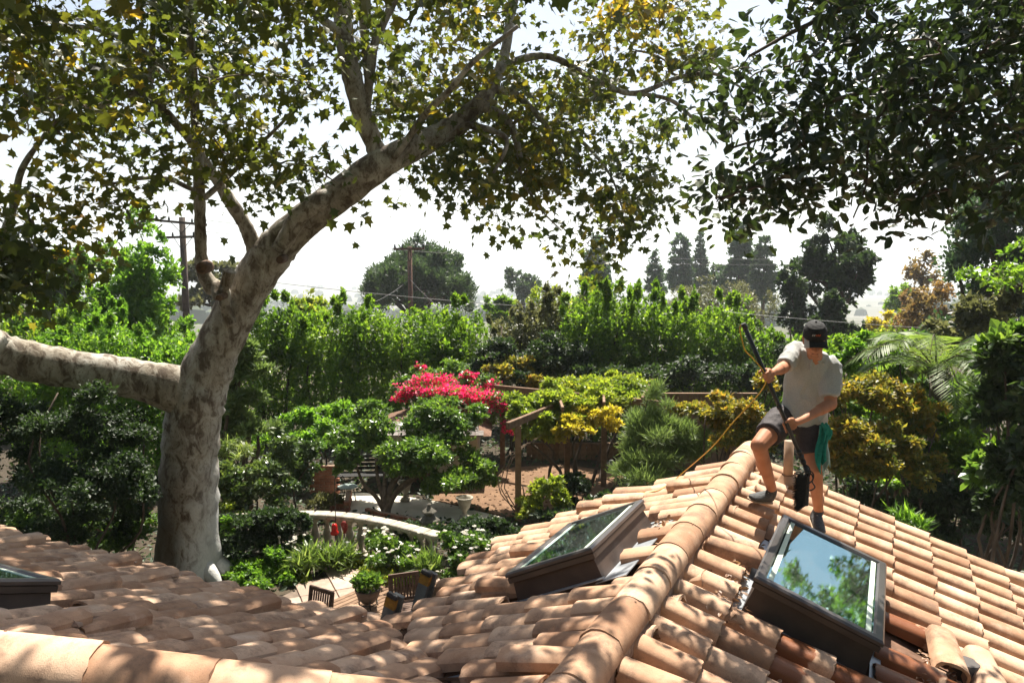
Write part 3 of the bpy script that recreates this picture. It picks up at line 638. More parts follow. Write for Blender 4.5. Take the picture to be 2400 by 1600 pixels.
# the big round pine
Yp = 62; tp = D(958, 548, Yp); bz = tz(tp[0], Yp); s = pxm(Yp); bl = []
for i in range(150):
    th = rng.uniform(0, 2 * PI); ph = math.acos(rng.uniform(-.25, 1)); Rx = 135 * s; Rz = 132 * s; c0 = tp[2] - Rz
    f = rng.uniform(.6, .92); bl.append(((tp[0] + math.sin(ph) * math.cos(th) * Rx * f, Yp + math.sin(ph) * math.sin(th) * Rx * f, c0 + math.cos(ph) * Rz * f), (.55, .55, .75)))
tree('round_pine', 'large dome shaped pine behind the brown utility pole', 'tree', (tp[0], Yp, bz), tp[2], bl, 42000, .32, LM['pine'], sca=0, tpl='tuft', trunk_r=.4, clumps=240, cr=.55, limbs=24, up=.9, flat=.1, shell=.2, jit=.3)
tree_at('round_tree', 'small hazy round tree right of the dome shaped pine', 'tree', 1203, 622, 100, 110, 5000, .38, LM['pine'], .55, lobes=9, trunk_r=.35)
tree_at('garden_tree', 'soft green tree between the dome shaped pine and the small round tree', 'tree', 1150, 672, 90, 52, 4000, .26, LM['hedge'], .7)
conifer('conifer half hidden behind the hanging sycamore leaves', 1372, 545, 690, 110, 95, 7000, .42, LM['conifer'])
conifer('thin sparse conifer, leftmost of the open row right of the sycamore leaves', 1505, 578, 672, 64, 105, 2600, .36, LM['conifer'], tiers=12)
conifer('narrow upright conifer, left one of the close pair', 1564, 540, 668, 66, 115, 5200, .45, LM['conifer'], pw=.4)
conifer('narrow pointed conifer, right one of the close pair', 1610, 540, 664, 58, 118, 4200, .42, LM['conifer'], pw=.6)
conifer('tall broad conifer in the middle of the skyline', 1702, 516, 690, 96, 100, 8500, .46, LM['conifer'], pw=.5)
conifer('shorter rounded conifer right of the tall broad one', 1757, 550, 690, 66, 96, 5200, .42, LM['pine'], pw=.3)
conifer('tiny dark pointed tree beyond the hedge', 1461, 658, 694, 30, 90, 900, .3, LM['conifer'], pw=.3)
conifer('dark hazy conifer low between the other conifers', 1650, 610, 680, 80, 120, 3500, .45, LM['pine'], pw=.3)
tree_at('olive_tree', 'wide grey green olive tree below the conifers', 'tree', 1610, 640, 210, 48, 10000, .17, LM['olive'], .8, lobes=12, trunk_r=.25, tpl='tuft')
bpy.context.view_layer.update()
tree_at('olive_tree', 'grey green olive tree right of the wide one, below the tall conifer', 'tree', 1718, 632, 150, 50, 8000, .17, LM['olive'], .8, lobes=10, trunk_r=.25, tpl='tuft')
tree_at('broad_tree', 'broad dark tree with visible forked trunk behind the man', 'tree', 1925, 522, 200, 40, 17000, .2, LM['dark'], .55, lobes=13, trunk_r=.32, cr=.22, clumps=90, limbs=12)
tree_at('garden_tree', 'dense dark tree left of the broad forked tree', 'tree', 1838, 612, 100, 38, 7000, .17, LM['dark'], .95, trunk_r=.15)
tree_at('garden_tree', 'dark tree low behind the cap of the man', 'tree', 1925, 690, 150, 36, 9000, .17, LM['dark'], .95, trunk_r=.15)
tree_at('garden_tree', 'hazy green tree beyond the gap right of the broad forked tree', 'tree', 2075, 640, 80, 75, 3500, .3, LM['hedge'], .8)
tree_at('bare_tree', 'sparse rusty brown tree left of the tall dark cedar', 'tree', 2120, 570, 80, 60, 1300, .26, LM['rust'], .5, limbs=14)
tree_at('rusty_tree', 'olive brown leafy tree below the sparse rusty one', 'tree', 2150, 640, 170, 36, 11000, .14, LM['rust'], .8, lobes=10)
tree_at('orange_tree', 'orange yellow tree glowing right of the cap of the man', 'tree', 2015, 725, 90, 46, 3500, .2, LM['yellow'], .7)
tree_at('garden_tree', 'olive green tree between the orange tree and the palm', 'tree', 2080, 715, 110, 40, 5000, .16, LM['wisteria'], .8)
# the tall cedar on the right
Yc = 24; bl = []; tp = D(2290, 430, Yc); bz = tz(tp[0], Yc); s = pxm(Yc)
for i in range(90):
    yy = rng.uniform(440, 790); wd = 55 + (yy - 440) * .36; xx = 2290 + rng.uniform(-1, 1.1) * wd; q = D(xx, yy, Yc + rng.uniform(-1.3, 1.3)); bl.append((q, (.50, .50, .38)))
tree('cedar', 'tall dark green cedar at the right under the overhanging branches', 'tree', (tp[0], Yc, bz), tp[2], bl, 30000, .13, LM['conifer'], sca=0, tpl='rhomb', trunk_r=.28, clumps=160, cr=.6, shell=.1, limbs=16, up=.3, droop=0)

# ================================================================== HEDGES AND GARDEN SHRUBS
def hedge(name, label, x0, x1, ytop, Y, depth, n, size, m, zb=0.0, cat='hedge', step=23, tops=None, group=None, up=.75, seed=1, tpl='rhomb', n_low=.5):
    """clipped-free hedge: rounded upright masses side by side with ragged shoots on top"""
    r_ = np.random.default_rng(seed); xs_ = np.arange(x0, x1 + 1, step); bl = []; shoots = []
    for x in xs_:
        yt = (np.interp(x, tops[0], tops[1]) if tops else ytop) + r_.normal() * 7; yy = Y + r_.uniform(-.4, .4)
        p = D(x, yt, yy); s = pxm(yy); w_ = step * s * 1.7; H = p[2] - zb
        bl.append(((p[0], yy, zb + H * .36), (w_ * 1.1, depth * .5, H * .42), 1.0))
        bl.append(((p[0], yy, zb + H * .72), (w_, depth * .45, H * .26), 1.4))
        for k in range(r_.integers(0, 5)):
            a = r_.uniform(-1, 1) * w_ * .8; shoots.append(((p[0] + a, yy + r_.uniform(-.5, .5) * depth * .7, zb + H * r_.uniform(.80, 1.06)), (w_ * r_.uniform(.06, .16), w_ * .12, H * r_.uniform(.03, .09)), 2.2))
    c = D((x0 + x1) / 2, ytop, Y); base = np.array([c[0], Y, zb]); t = thing(name, label, cat, base, 0, group)
    rel = lambda L_: [(np.array(b[0]) - base, b[1], b[2]) for b in L_]
    foliage('leaves', rel(bl), int(n * .8), size, m, t, tpl, 40 * len(bl) ** .5, .24, .45, up=.35, droop=.0, flat=.4, zmin=.02, flip=False)
    foliage('shoots', rel(shoots), int(n * .2), size * .95, m, t, tpl, 12 * len(shoots) ** .5, .7, .1, up=up, droop=0, flat=.2)
    mb = MB()
    for x in xs_[::2]:
        p = D(x, ytop, Y); mb.tube(wander((p[0] - base[0], r_.uniform(-.2, .2), -.1), (p[0] - base[0] + r_.normal() * .2, r_.uniform(-.3, .3), (p[2] - zb) * .8), 5, .04), np.linspace(.07, .02, 5), 6)
    mb.build('stems', bark_mat, t, kind='stuff'); return t
hedge('tall_hedge', 'tall green hedge between the sycamore trunk and the pink bougainvillea', 560, 1095, 705, 24.5, 2.2, 80000, .105, LM['hedge'], seed=3, tops=([560, 640, 720, 800, 900, 1000, 1095], [690, 680, 705, 700, 705, 695, 715]))
hedge('tall_hedge', 'tall bright green hedge behind the pergola and the man', 1320, 1840, 690, 24.0, 2.2, 80000, .105, LM['hedge'], seed=4, tops=([1320, 1380, 1430, 1490, 1560, 1680, 1760, 1840], [690, 655, 680, 668, 700, 690, 740, 775]))
hedge('grey_green_hedge', 'paler grey green hedge between the two tall hedges', 1150, 1330, 690, 26.0, 2.0, 20000, .115, LM['olive'], seed=5, tops=([1150, 1200, 1260, 1330], [740, 690, 670, 690]))
hedge('yellow_green_tree_row', 'pale yellow green tree tops behind the bright hedge', 1240, 1400, 660, 29.0, 2.0, 11000, .14, LM['wisteria'], seed=8, cat='tree row')
hedge('low_hedge', 'bright green hedge above the big left limb of the sycamore', 70, 470, 735, 20.0, 2.4, 46000, .105, LM['bright'], seed=6, tops=([70, 160, 250, 330, 420, 470], [770, 745, 712, 762, 738, 760]))
hedge('back_hedge', 'deep green hedge at the far left behind the sycamore limb', -90, 250, 690, 25.0, 2.0, 18000, .14, LM['hedge'], seed=7)
rt = np.random.default_rng(3); bl = [((12.2 + rt.normal() * .8, 15.2 + rt.normal() * .8, rt.uniform(4.2, 9.2)), (.75, .75, .6)) for _ in range(34)]
tree('garden_tree', 'green tree past the right edge, mirrored in the sky blue skylight', 'tree', (12.5, 15.2, 0), 9.4, bl, 15000, .12, LM['hedge'], trunk_r=.18, clumps=120, cr=.4, limbs=16)
# ================================================================== THE SYCAMORE
def syc_bark():
    m, N, L = mat('sycamore_bark'); out = N.new('ShaderNodeOutputMaterial'); b = N.new('ShaderNodeBsdfPrincipled')
    tc = N.new('ShaderNodeTexCoord'); mp = N.new('ShaderNodeMapping'); mp.inputs['Scale'].default_value = (1, 1, .6); L.new(tc.outputs['Object'], mp.inputs[0])
    n1 = N.new('ShaderNodeTexNoise'); n1.inputs['Scale'].default_value = 6.0; n1.inputs['Detail'].default_value = 8; n1.inputs['Roughness'].default_value = .62; n1.inputs['Distortion'].default_value = .6; L.new(mp.outputs[0], n1.inputs[0])
    r1 = ramp(N, [(.36, (.14, .112, .088)), (.435, (.21, .18, .145)), (.475, (.33, .30, .255)), (.56, (.44, .415, .365)), (.70, (.55, .53, .48))]); L.new(n1.outputs[0], r1.inputs[0])
    n2 = N.new('ShaderNodeTexNoise'); n2.inputs['Scale'].default_value = 1.3; n2.inputs['Detail'].default_value = 4; L.new(mp.outputs[0], n2.inputs[0])
    r2 = ramp(N, [(.38, (.60, .55, .48)), (.6, (1, 1, 1))]); L.new(n2.outputs[0], r2.inputs[0])
    mx = N.new('ShaderNodeMix'); mx.data_type = 'RGBA'; mx.blend_type = 'MULTIPLY'; mx.inputs[0].default_value = .9; L.new(r1.outputs[0], mx.inputs[6]); L.new(r2.outputs[0], mx.inputs[7])
    n3 = N.new('ShaderNodeTexNoise'); n3.inputs['Scale'].default_value = 34; n3.inputs['Detail'].default_value = 6; L.new(mp.outputs[0], n3.inputs[0])
    r3 = ramp(N, [(.33, (.35, .30, .26)), (.43, (1, 1, 1))]); L.new(n3.outputs[0], r3.inputs[0])
    m2 = N.new('ShaderNodeMix'); m2.data_type = 'RGBA'; m2.blend_type = 'MULTIPLY'; m2.inputs[0].default_value = .7; L.new(mx.outputs[2], m2.inputs[6]); L.new(r3.outputs[0], m2.inputs[7])
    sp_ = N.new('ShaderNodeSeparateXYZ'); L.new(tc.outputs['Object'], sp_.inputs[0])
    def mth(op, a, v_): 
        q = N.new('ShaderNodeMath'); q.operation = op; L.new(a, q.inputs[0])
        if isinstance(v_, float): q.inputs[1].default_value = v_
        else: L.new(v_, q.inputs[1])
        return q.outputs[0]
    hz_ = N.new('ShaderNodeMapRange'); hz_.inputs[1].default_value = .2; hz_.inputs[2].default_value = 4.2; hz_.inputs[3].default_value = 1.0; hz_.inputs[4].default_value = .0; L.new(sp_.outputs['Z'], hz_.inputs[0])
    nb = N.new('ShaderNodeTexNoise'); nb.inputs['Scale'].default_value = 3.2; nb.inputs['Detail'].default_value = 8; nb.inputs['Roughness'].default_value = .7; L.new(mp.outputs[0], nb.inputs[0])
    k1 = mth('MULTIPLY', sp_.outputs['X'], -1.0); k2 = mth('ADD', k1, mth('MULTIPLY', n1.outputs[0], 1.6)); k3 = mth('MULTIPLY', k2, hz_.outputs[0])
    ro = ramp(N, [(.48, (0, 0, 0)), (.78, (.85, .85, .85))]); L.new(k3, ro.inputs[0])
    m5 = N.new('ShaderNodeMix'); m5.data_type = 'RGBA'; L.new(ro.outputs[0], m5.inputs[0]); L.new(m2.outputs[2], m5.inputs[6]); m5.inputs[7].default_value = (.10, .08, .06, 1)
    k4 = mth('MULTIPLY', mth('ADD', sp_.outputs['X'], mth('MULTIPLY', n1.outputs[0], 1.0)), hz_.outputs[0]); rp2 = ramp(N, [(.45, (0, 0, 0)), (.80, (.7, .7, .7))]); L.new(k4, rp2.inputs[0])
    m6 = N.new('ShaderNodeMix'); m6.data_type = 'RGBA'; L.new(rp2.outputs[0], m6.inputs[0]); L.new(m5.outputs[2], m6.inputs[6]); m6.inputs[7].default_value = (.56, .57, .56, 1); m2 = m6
    L.new(m2.outputs[2], b.inputs['Base Color']); b.inputs['Roughness'].default_value = .85; b.inputs['Specular IOR Level'].default_value = .2
    bp = N.new('ShaderNodeBump'); bp.inputs['Strength'].default_value = .6; bp.inputs['Distance'].default_value = .03; L.new(n1.outputs[0], bp.inputs['Height'])
    bq = N.new('ShaderNodeBump'); bq.inputs['Strength'].default_value = .5; bq.inputs['Distance'].default_value = .01; L.new(n3.outputs[0], bq.inputs['Height']); L.new(bp.outputs[0], bq.inputs['Normal'])
    L.new(bq.outputs[0], b.inputs['Normal']); L.new(b.outputs[0], out.inputs[0]); return m
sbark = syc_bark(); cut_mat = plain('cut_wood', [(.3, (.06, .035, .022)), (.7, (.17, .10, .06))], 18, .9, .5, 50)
syc_leaf = leafmat('sycamore_leaf', [(.0, (.020, .032, .010)), (.36, (.042, .058, .014)), (.56, (.085, .095, .017)), (.70, (.17, .135, .02)), (.83, (.34, .20, .022)), (.93, (.38, .17, .03)), (1, (.32, .08, .03))], .46, (1, .98, .5), nscale=.35)
SB = np.array([*G(432, 1326)[:2], 0.0])
syc = thing('sycamore_tree', 'big sycamore with mottled pale bark and spreading limbs beyond the left roof', 'tree', SB)
def limb(name, pts, m_=sbark, n=12, parent=syc, mres=6, rough=.05, sub=None):
    """pts: (x, y, depth, radius in view units)"""
    P_ = [D(x, y, Y) - SB for x, y, Y, r in pts]; Rr = [r * pxm(Y) for x, y, Y, r in pts]
    q, rr = smooth_path(P_, Rr, mres); rr = rr * (1 + rough * rng.normal(size=len(rr)))
    LIMBS.append((q + SB, rr)); mb = MB(); mb.tube(q, rr, n); return mb.build(name, m_, parent)
LIMBS = []
# trunk with its root flare and the right-hand leader as one body
YT = float(SB[1])
tr_pts = [(420, 1400, YT, 96), (424, 1345, YT, 84), (428, 1290, YT, 72), (432, 1180, YT, 67), (436, 1060, YT, 63), (444, 960, YT, 63), (462, 885, YT, 62), (492, 815, YT, 53), (528, 740, YT, 49), (575, 655, YT, 46), (612, 600, YT, 47), (655, 548, YT, 42), (722, 490, YT - .1, 38), (795, 436, YT - .2, 37), (870, 380, YT - .3, 34), (960, 335, YT - .3, 28), (1040, 292, YT - .3, 24), (1100, 240, YT - .2, 19), (1135, 190, YT, 14), (1160, 120, YT + .3, 11), (1175, 30, YT + .6, 9), (1200, -90, YT + 1, 7)]
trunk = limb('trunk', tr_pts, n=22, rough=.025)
me = trunk.data; co = np.zeros(len(me.vertices) * 3, np.float32); me.vertices.foreach_get('co', co); co = co.reshape(-1, 3)
low = np.clip((1.6 - co[:, 2]) / 1.6, 0, 1); ang = np.arctan2(co[:, 1], co[:, 0]); k_ = 1 + low ** 2 * (.16 * np.sin(5 * ang + .8) + .09 * np.sin(8 * ang))
co[:, 0] *= k_; co[:, 1] *= k_; co += rng.normal(size=co.shape) * .006; me.vertices.foreach_set('co', co.ravel()); me.update()
for (x, y, dx) in ((495, 1318, 60), (470, 1332, 40), (350, 1335, -50)):                 # surface roots
    a_ = G(x, y); b_ = G(x + dx, y + 12); mb = MB(); q, rr = smooth_path([a_ - SB + Z3 * .25, (a_ + b_) / 2 - SB + Z3 * .10, b_ - SB - Z3 * .05], [.17, .13, .05], 5); mb.tube(q, rr, 9); mb.build('root', sbark, syc)
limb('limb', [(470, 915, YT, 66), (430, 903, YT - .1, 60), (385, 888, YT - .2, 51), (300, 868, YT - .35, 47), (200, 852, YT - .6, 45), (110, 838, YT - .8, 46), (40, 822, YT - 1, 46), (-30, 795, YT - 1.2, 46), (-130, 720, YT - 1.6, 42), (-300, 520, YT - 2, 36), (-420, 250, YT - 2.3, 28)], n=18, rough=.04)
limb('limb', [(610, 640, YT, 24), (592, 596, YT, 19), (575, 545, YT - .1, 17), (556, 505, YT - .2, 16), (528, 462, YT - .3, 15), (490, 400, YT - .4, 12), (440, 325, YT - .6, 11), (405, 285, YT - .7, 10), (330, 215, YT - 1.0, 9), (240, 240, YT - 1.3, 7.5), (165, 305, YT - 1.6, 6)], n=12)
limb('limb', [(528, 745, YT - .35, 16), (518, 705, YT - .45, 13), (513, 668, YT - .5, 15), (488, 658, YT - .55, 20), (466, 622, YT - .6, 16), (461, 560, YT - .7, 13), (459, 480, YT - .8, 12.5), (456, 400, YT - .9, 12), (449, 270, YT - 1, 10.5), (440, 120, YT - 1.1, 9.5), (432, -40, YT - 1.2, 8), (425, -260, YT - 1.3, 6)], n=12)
limb('stub', [(505, 672, YT - .5, 14), (520, 648, YT - .6, 13), (527, 622, YT - .65, 14)], n=10)
limb('stub', [(500, 655, YT - .6, 15), (497, 676, YT - .75, 11), (500, 684, YT - .8, 8)], n=10)
for (x, y, dY, r) in ((463, 616, -.95, 13), (643, 597, -.55, 9), (503, 684, -.95, 7)):   # dark pruning scars
    mb = MB(); c = D(x, y, YT + dY) - SB; rr = r * pxm(YT); mb.tube([c + np.array([0, .25, .03]), c, c - np.array([0, .03, 0])], [rr * 1.1, rr, rr * .8], 10); mb.build('pruning_scar', cut_mat, syc)
limb('limb', [(640, 575, YT - .3, 18), (668, 530, YT - .35, 20), (690, 492, YT - .4, 22), (735, 462, YT - .38, 22), (770, 445, YT - .3, 14)], n=12)
limb('limb', [(880, 385, YT - .2, 22), (858, 330, YT - .3, 22), (832, 260, YT - .4, 22), (812, 190, YT - .5, 22), (792, 90, YT - .5, 21), (783, -20, YT - .5, 19), (775, -260, YT - .6, 15)], n=12)
limb('limb', [(840, 250, YT - .4, 11), (850, 170, YT - .5, 11), (862, 95, YT - .5, 10), (905, 0, YT - .4, 9), (950, -120, YT - .3, 7)], n=9)
limb('limb', [(848, 200, YT - .4, 9), (838, 100, YT - .2, 9), (828, -40, YT, 8)], n=8)
limb('limb', [(805, 90, YT - .5, 12), (740, 45, YT - .8, 10), (660, -20, YT - 1.1, 8), (560, -140, YT - 1.4, 6)], n=9)
limb('branch', [(1095, 245, YT - .2, 10), (1150, 262, YT - .3, 9), (1178, 300, YT - .3, 8), (1192, 350, YT - .3, 7), (1196, 405, YT - .3, 5), (1215, 440, YT - .3, 3.5), (1245, 485, YT - .3, 2.2), (1290, 530, YT - .3, 1.6)], n=8)
limb('branch', [(1130, 205, YT, 10), (1180, 215, YT + .2, 9), (1225, 255, YT + .4, 8), (1260, 290, YT + .5, 6), (1330, 320, YT + .6, 4.5), (1400, 400, YT + .7, 3), (1430, 480, YT + .7, 2)], n=8)
limb('branch', [(1060, 285, YT - .3, 9), (1130, 300, YT - .6, 7), (1165, 330, YT - .8, 5), (1120, 420, YT - 1, 3), (1080, 470, YT - 1.1, 2)], n=7)
limb('branch', [(1150, 150, YT + .2, 9), (1260, 130, YT + .5, 8), (1380, 190, YT + .8, 7), (1460, 215, YT + 1, 6), (1560, 178, YT + 1.2, 5), (1640, 170, YT + 1.3, 4), (1700, 200, YT + 1.4, 2.5)], n=8)
limb('branch', [(1460, 215, YT + 1, 5), (1540, 230, YT + 1, 4.5), (1600, 280, YT + 1, 3.5), (1650, 330, YT + 1, 2)], n=7)
limb('branch', [(900, 370, YT - .5, 8), (980, 260, YT - .9, 8), (1030, 210, YT - 1.1, 7), (1090, 140, YT - 1.3, 6), (1190, 60, YT - 1.5, 5)], n=8)
limb('branch', [(462, 445, YT - .8, 6), (430, 430, YT - .9, 6), (380, 410, YT - 1, 5), (310, 412, YT - 1.2, 4), (235, 428, YT - 1.4, 3)], n=7)
limb('branch', [(470, 455, YT - .8, 7), (520, 410, YT - .9, 6), (565, 365, YT - 1, 5), (620, 310, YT - 1.2, 4), (700, 230, YT - 1.4, 3)], n=7)
limb('branch', [(448, 250, YT - 1, 7), (380, 160, YT - 1.4, 6), (280, 90, YT - 1.8, 5), (150, 60, YT - 2.2, 4), (20, 110, YT - 2.6, 3)], n=7)
limb('branch', [(-100, 740, YT - 1.5, 13), (-20, 610, YT - 1.8, 11), (30, 480, YT - 2, 9), (50, 390, YT - 2.1, 7), (110, 300, YT - 2.3, 5)], n=8)
limb('branch', [(345, 190, YT - 1, 8), (352, 60, YT - 1.2, 7), (360, -90, YT - 1.3, 6)], n=8)

def crown_clusters(regions, seed, spread=.3):
    r_ = np.random.default_rng(seed); C = []
    for (x0, y0, x1, y1, n, Y0, Y1) in regions:
        k = 0
        while k < n:                                                 # boughs: a handful of sprays close together
            c = D(r_.uniform(x0, x1), r_.uniform(y0, y1), r_.uniform(Y0, Y1)); m_ = min(n - k, r_.integers(2, 6)); k += m_
            for _ in range(m_): C.append(c + r_.normal(size=3) * spread * np.array([1, 1, .7]))
    return np.array(C)
def grow_twigs(limbs, C, start=.012, maxr=.035, sag=.06):
    """joins every cluster to the nearest limb or already joined cluster; returns paths with radii"""
    nodes = np.concatenate([q[::2] for q, r in limbs]); par = [-1] * len(nodes); nl = len(nodes)
    allp = np.concatenate([nodes, C]); n = len(C); done = np.zeros(n, bool)
    dist = np.linalg.norm(C[:, None] - nodes[None], axis=2); best = dist.argmin(1); bd = dist.min(1); link = {}
    for _ in range(n):
        k = np.where(done, 1e9, bd).argmin(); done[k] = True; link[k] = int(best[k])
        d2 = np.linalg.norm(C - C[k], axis=1) * 1.12; upd = d2 < bd; bd = np.where(upd, d2, bd); best = np.where(upd, nl + k, best)
    cnt = np.ones(n); order = list(link.keys())
    for k in reversed(order):
        if link[k] >= nl: cnt[link[k] - nl] += cnt[k]
    paths = []
    for k in order:
        a = allp[link[k]]; b = C[k]; q = wander(a, b, 5, .07); L_ = np.linalg.norm(b - a); q[1:-1, 2] += L_ * sag
        r0 = min(maxr, start * cnt[k] ** .45); paths.append((q, np.linspace(r0, max(r0 * .6, start * .5), 5)))
    return paths
REG = [(0, 0, 430, 420, 66, 9.5, 13.5), (-250, -60, 0, 700, 40, 9.5, 13), (0, 420, 150, 660, 18, 9.5, 12.5), (165, 400, 250, 470, 4, 10.5, 12), (300, 400, 440, 440, 3, 12, 13),
       (430, 0, 900, 300, 74, 10, 14), (470, 300, 640, 390, 9, 11.5, 13.2), (600, 340, 770, 430, 14, 10.5, 12.5),
       (860, 0, 1480, 240, 78, 12.6, 16), (880, 240, 1100, 400, 22, 12.2, 14.5), (1150, 240, 1460, 420, 34, 13, 15), (910, 400, 1180, 500, 12, 12.5, 13.8), (1180, 420, 1470, 560, 22, 13, 14.6), (1320, 540, 1430, 610, 7, 13, 14.3),
       (1400, 0, 1630, 100, 17, 13.5, 16), (1480, 110, 1640, 330, 12, 13.8, 15.5), (-350, -800, 850, 0, 150, 8.6, 13), (700, -420, 1500, 0, 60, 13, 17)]
CL = crown_clusters(REG, 5); SYC_LIMBS = list(LIMBS)
rw = np.random.default_rng(8); n = 400; xw = rw.uniform(-7, .9, n); yw = rw.uniform(5.6, 10.2, n)          # boughs that reach over the roofs
CL = np.concatenate([CL, np.stack([xw, yw, CZ + .36 * yw + rw.uniform(0, 1.6, n)], 1)])
mb = MB()
for q, rr in grow_twigs(LIMBS, CL, .006, .03): mb.tube(q - SB, rr, 4, cap=False)
mb.build('twigs', plain('twig_bark', [(.3, (.09, .065, .05)), (.7, (.24, .20, .16))], 10, .9, .2, 50), syc, kind='stuff')
def cluster_leaves(C, per, rad, size, seed, droop=.5, jit=.3):
    r_ = np.random.default_rng(seed); k = np.repeat(np.arange(len(C)), r_.poisson(per, len(C))); n = len(k)
    off = r_.normal(size=(n, 3)) * rad * np.array([1, 1, .75]); P = C[k] + off
    Dr = unit(unit(off) * .7 + r_.normal(size=(n, 3)) * .5 + np.array([0, 0, -droop])); Nr = unit(np.array([0, 0, .8]) + r_.normal(size=(n, 3)) * .6)
    S = size * (1 + jit * r_.normal(size=n)).clip(.45, 1.6); cr_ = r_.random(len(C)); rnd = (.38 * r_.random(n) + .62 * cr_[k]); return P, Dr, Nr, S, rnd, k
def leaf_parts(P, Dr, Nr, S, rnd, tpl, m_, parent, base, crown_name='crown', count=290):
    """the leaves that show largest become parts of their own, the rest one mass"""
    x, y = proj(P); inside = (x > 5) & (x < 2347) & (y > 5) & (y < 900) & (P[:, 1] > 0); score = np.where(inside, S / P[:, 1], 0)
    big = np.argsort(-score)[:count]; rest = np.setdiff1d(np.arange(len(P)), big)
    o = obj(crown_name, leaf_mesh(crown_name, P[rest] - base, Dr[rest], Nr[rest], S[rest], tpl, rnd[rest]), m_, parent, kind='stuff')
    T, F = TPL[tpl]; V8 = []
    for i in range(8): me_ = fastmesh('leaf', T, F, False, np.full(len(T), (i + .5) / 8)); me_.materials.append(m_); V8.append(me_)
    dd = unit(Dr[big]); nn_ = unit(Nr[big] - (Nr[big] * dd).sum(1)[:, None] * dd); ss = np.cross(nn_, dd)
    for j, i in enumerate(big):
        q = obj('leaf', V8[min(7, int(rnd[i] * 8))], None, parent); s_ = S[i]
        q.matrix_local = axes(dd[j] * s_, ss[j] * s_, nn_[j] * s_, P[i] - base)
    return o
P, Dr, Nr, S, rnd, k_ = cluster_leaves(CL, 34, .27, .132, 9, .45)
xx, yy = proj(P); rnd = np.clip(rnd * .80 + np.where(xx < 330, .22, 0) * rng.random(len(rnd)), 0, 1)      # the outer, left-hand boughs have begun to turn
keep = np.ones(len(P), bool)                                  # the stout limbs carry few leaves on their near side
for q, rr in SYC_LIMBS:
    for c, r_ in zip(q[::2], rr[::2]):
        if r_ < .035: continue
        lx, ly = proj(c); rp_ = r_ / pxm(c[1]); near = (np.hypot(xx - lx, yy - ly) < rp_ * 1.5) & (P[:, 1] < c[1]); keep &= ~(near & (rng.random(len(P)) < .45))
P, Dr, Nr, S, rnd = P[keep], Dr[keep], Nr[keep], S[keep], rnd[keep]
leaf_parts(P, Dr, Nr, S, rnd, 'maple', syc_leaf, syc, SB)
# seed balls hanging on threads
mb = MB()
for i in rng.choice(len(CL), 60, replace=False):
    c = CL[i] - SB + rng.normal(size=3) * .15
    for j in range(2): mb.tube([c, c - Z3 * (.10 + .06 * j)], .0015, 3, False); mb.sphere(c - Z3 * (.11 + .06 * j), .014, 6, 4)
mb.build('seed_balls', cut_mat, syc, kind='stuff')

# ================================================================== THE OVERHANGING TREE, TOP RIGHT
LIMBS = []; SB2 = np.array([7.2, 6.6, 0.0]); SBk = SB; SB = SB2
ov = thing('overhanging_tree', 'dark leathery leaved tree reaching into the top right corner', 'tree', SB2)
ov_leaf = leafmat('leathery_leaf', [(.0, (.010, .018, .009)), (.55, (.020, .034, .013)), (.78, (.038, .058, .018)), (.9, (.085, .13, .028)), (.965, (.12, .10, .03)), (1, (.24, .07, .03))], .30, (1, 1, .5), gloss=.5, rough=.4, nscale=1.5)
mb = MB(); q, rr = smooth_path([(0, 0, -.2), (.1, 0, 2), (-.2, -.1, 4), (-.6, -.3, 6), (-.9, -.5, 8.0)], [.3, .24, .2, .16, .1], 6); mb.tube(q, rr, 12); mb.build('trunk', bark_mat, ov); LIMBS.append((q + SB2, rr))
limb('branch', [(3100, -420, 6.3, 24), (2700, -120, 6.0, 16), (2420, 30, 5.7, 11), (2250, 130, 5.5, 9), (2080, 190, 5.4, 6), (1920, 230, 5.3, 5), (1800, 300, 5.2, 4), (1680, 340, 5.2, 2.5)], bark_mat, 8, ov)
limb('branch', [(3000, -300, 6.2, 22), (2560, 120, 5.6, 13), (2390, 330, 5.4, 9), (2280, 420, 5.3, 6), (2150, 440, 5.2, 4), (2060, 500, 5.1, 2.5)], bark_mat, 8, ov)
limb('branch', [(2700, -300, 5.8, 16), (2300, -60, 5.4, 9), (2050, -20, 5.2, 7), (1850, 60, 5.1, 5), (1720, 130, 5.0, 3)], bark_mat, 8, ov)
limb('branch', [(2080, 190, 5.4, 5), (2000, 300, 5.2, 4), (1990, 420, 5.1, 3), (1960, 500, 5.0, 1.8)], bark_mat, 6, ov)
REG2 = [(1700, 10, 2150, 200, 62, 4.7, 6.2), (1640, 180, 2100, 340, 62, 4.7, 6.0), (1590, 200, 1690, 350, 7, 5.0, 6.0), (1650, 340, 1880, 440, 22, 4.8, 5.8), (1640, 440, 1760, 510, 7, 4.9, 5.6), (1760, 400, 1960, 500, 10, 4.9, 5.6),
        (1950, 340, 2130, 470, 20, 4.9, 5.8), (2030, 470, 2090, 540, 4, 5.0, 5.5), (2110, 0, 2360, 250, 78, 4.7, 6.3), (2130, 230, 2360, 430, 62, 4.7, 6.2), (2160, 420, 2360, 480, 14, 4.8, 5.8), (2050, -120, 2600, 0, 50, 4.7, 6.0), (2360, -100, 2650, 450, 60, 4.7, 6.2), (1720, -200, 2050, 10, 35, 4.7, 6.0)]
CL2 = crown_clusters(REG2, 11, .12)
n = 70; CL2 = np.concatenate([CL2, np.stack([rw.uniform(4.4, 7.4, n), rw.uniform(4.4, 7.6, n), rw.uniform(7.6, 10.2, n)], 1), (lambda y_: np.stack([y_ * .69 + rw.uniform(0, 1.5, n), y_, rw.uniform(5.2, 8.2, n)], 1))(rw.uniform(7.6, 10.0, n))])
mb = MB()
for q, rr in grow_twigs(LIMBS, CL2, .0025, .012): mb.tube(q - SB2, rr, 4, cap=False)
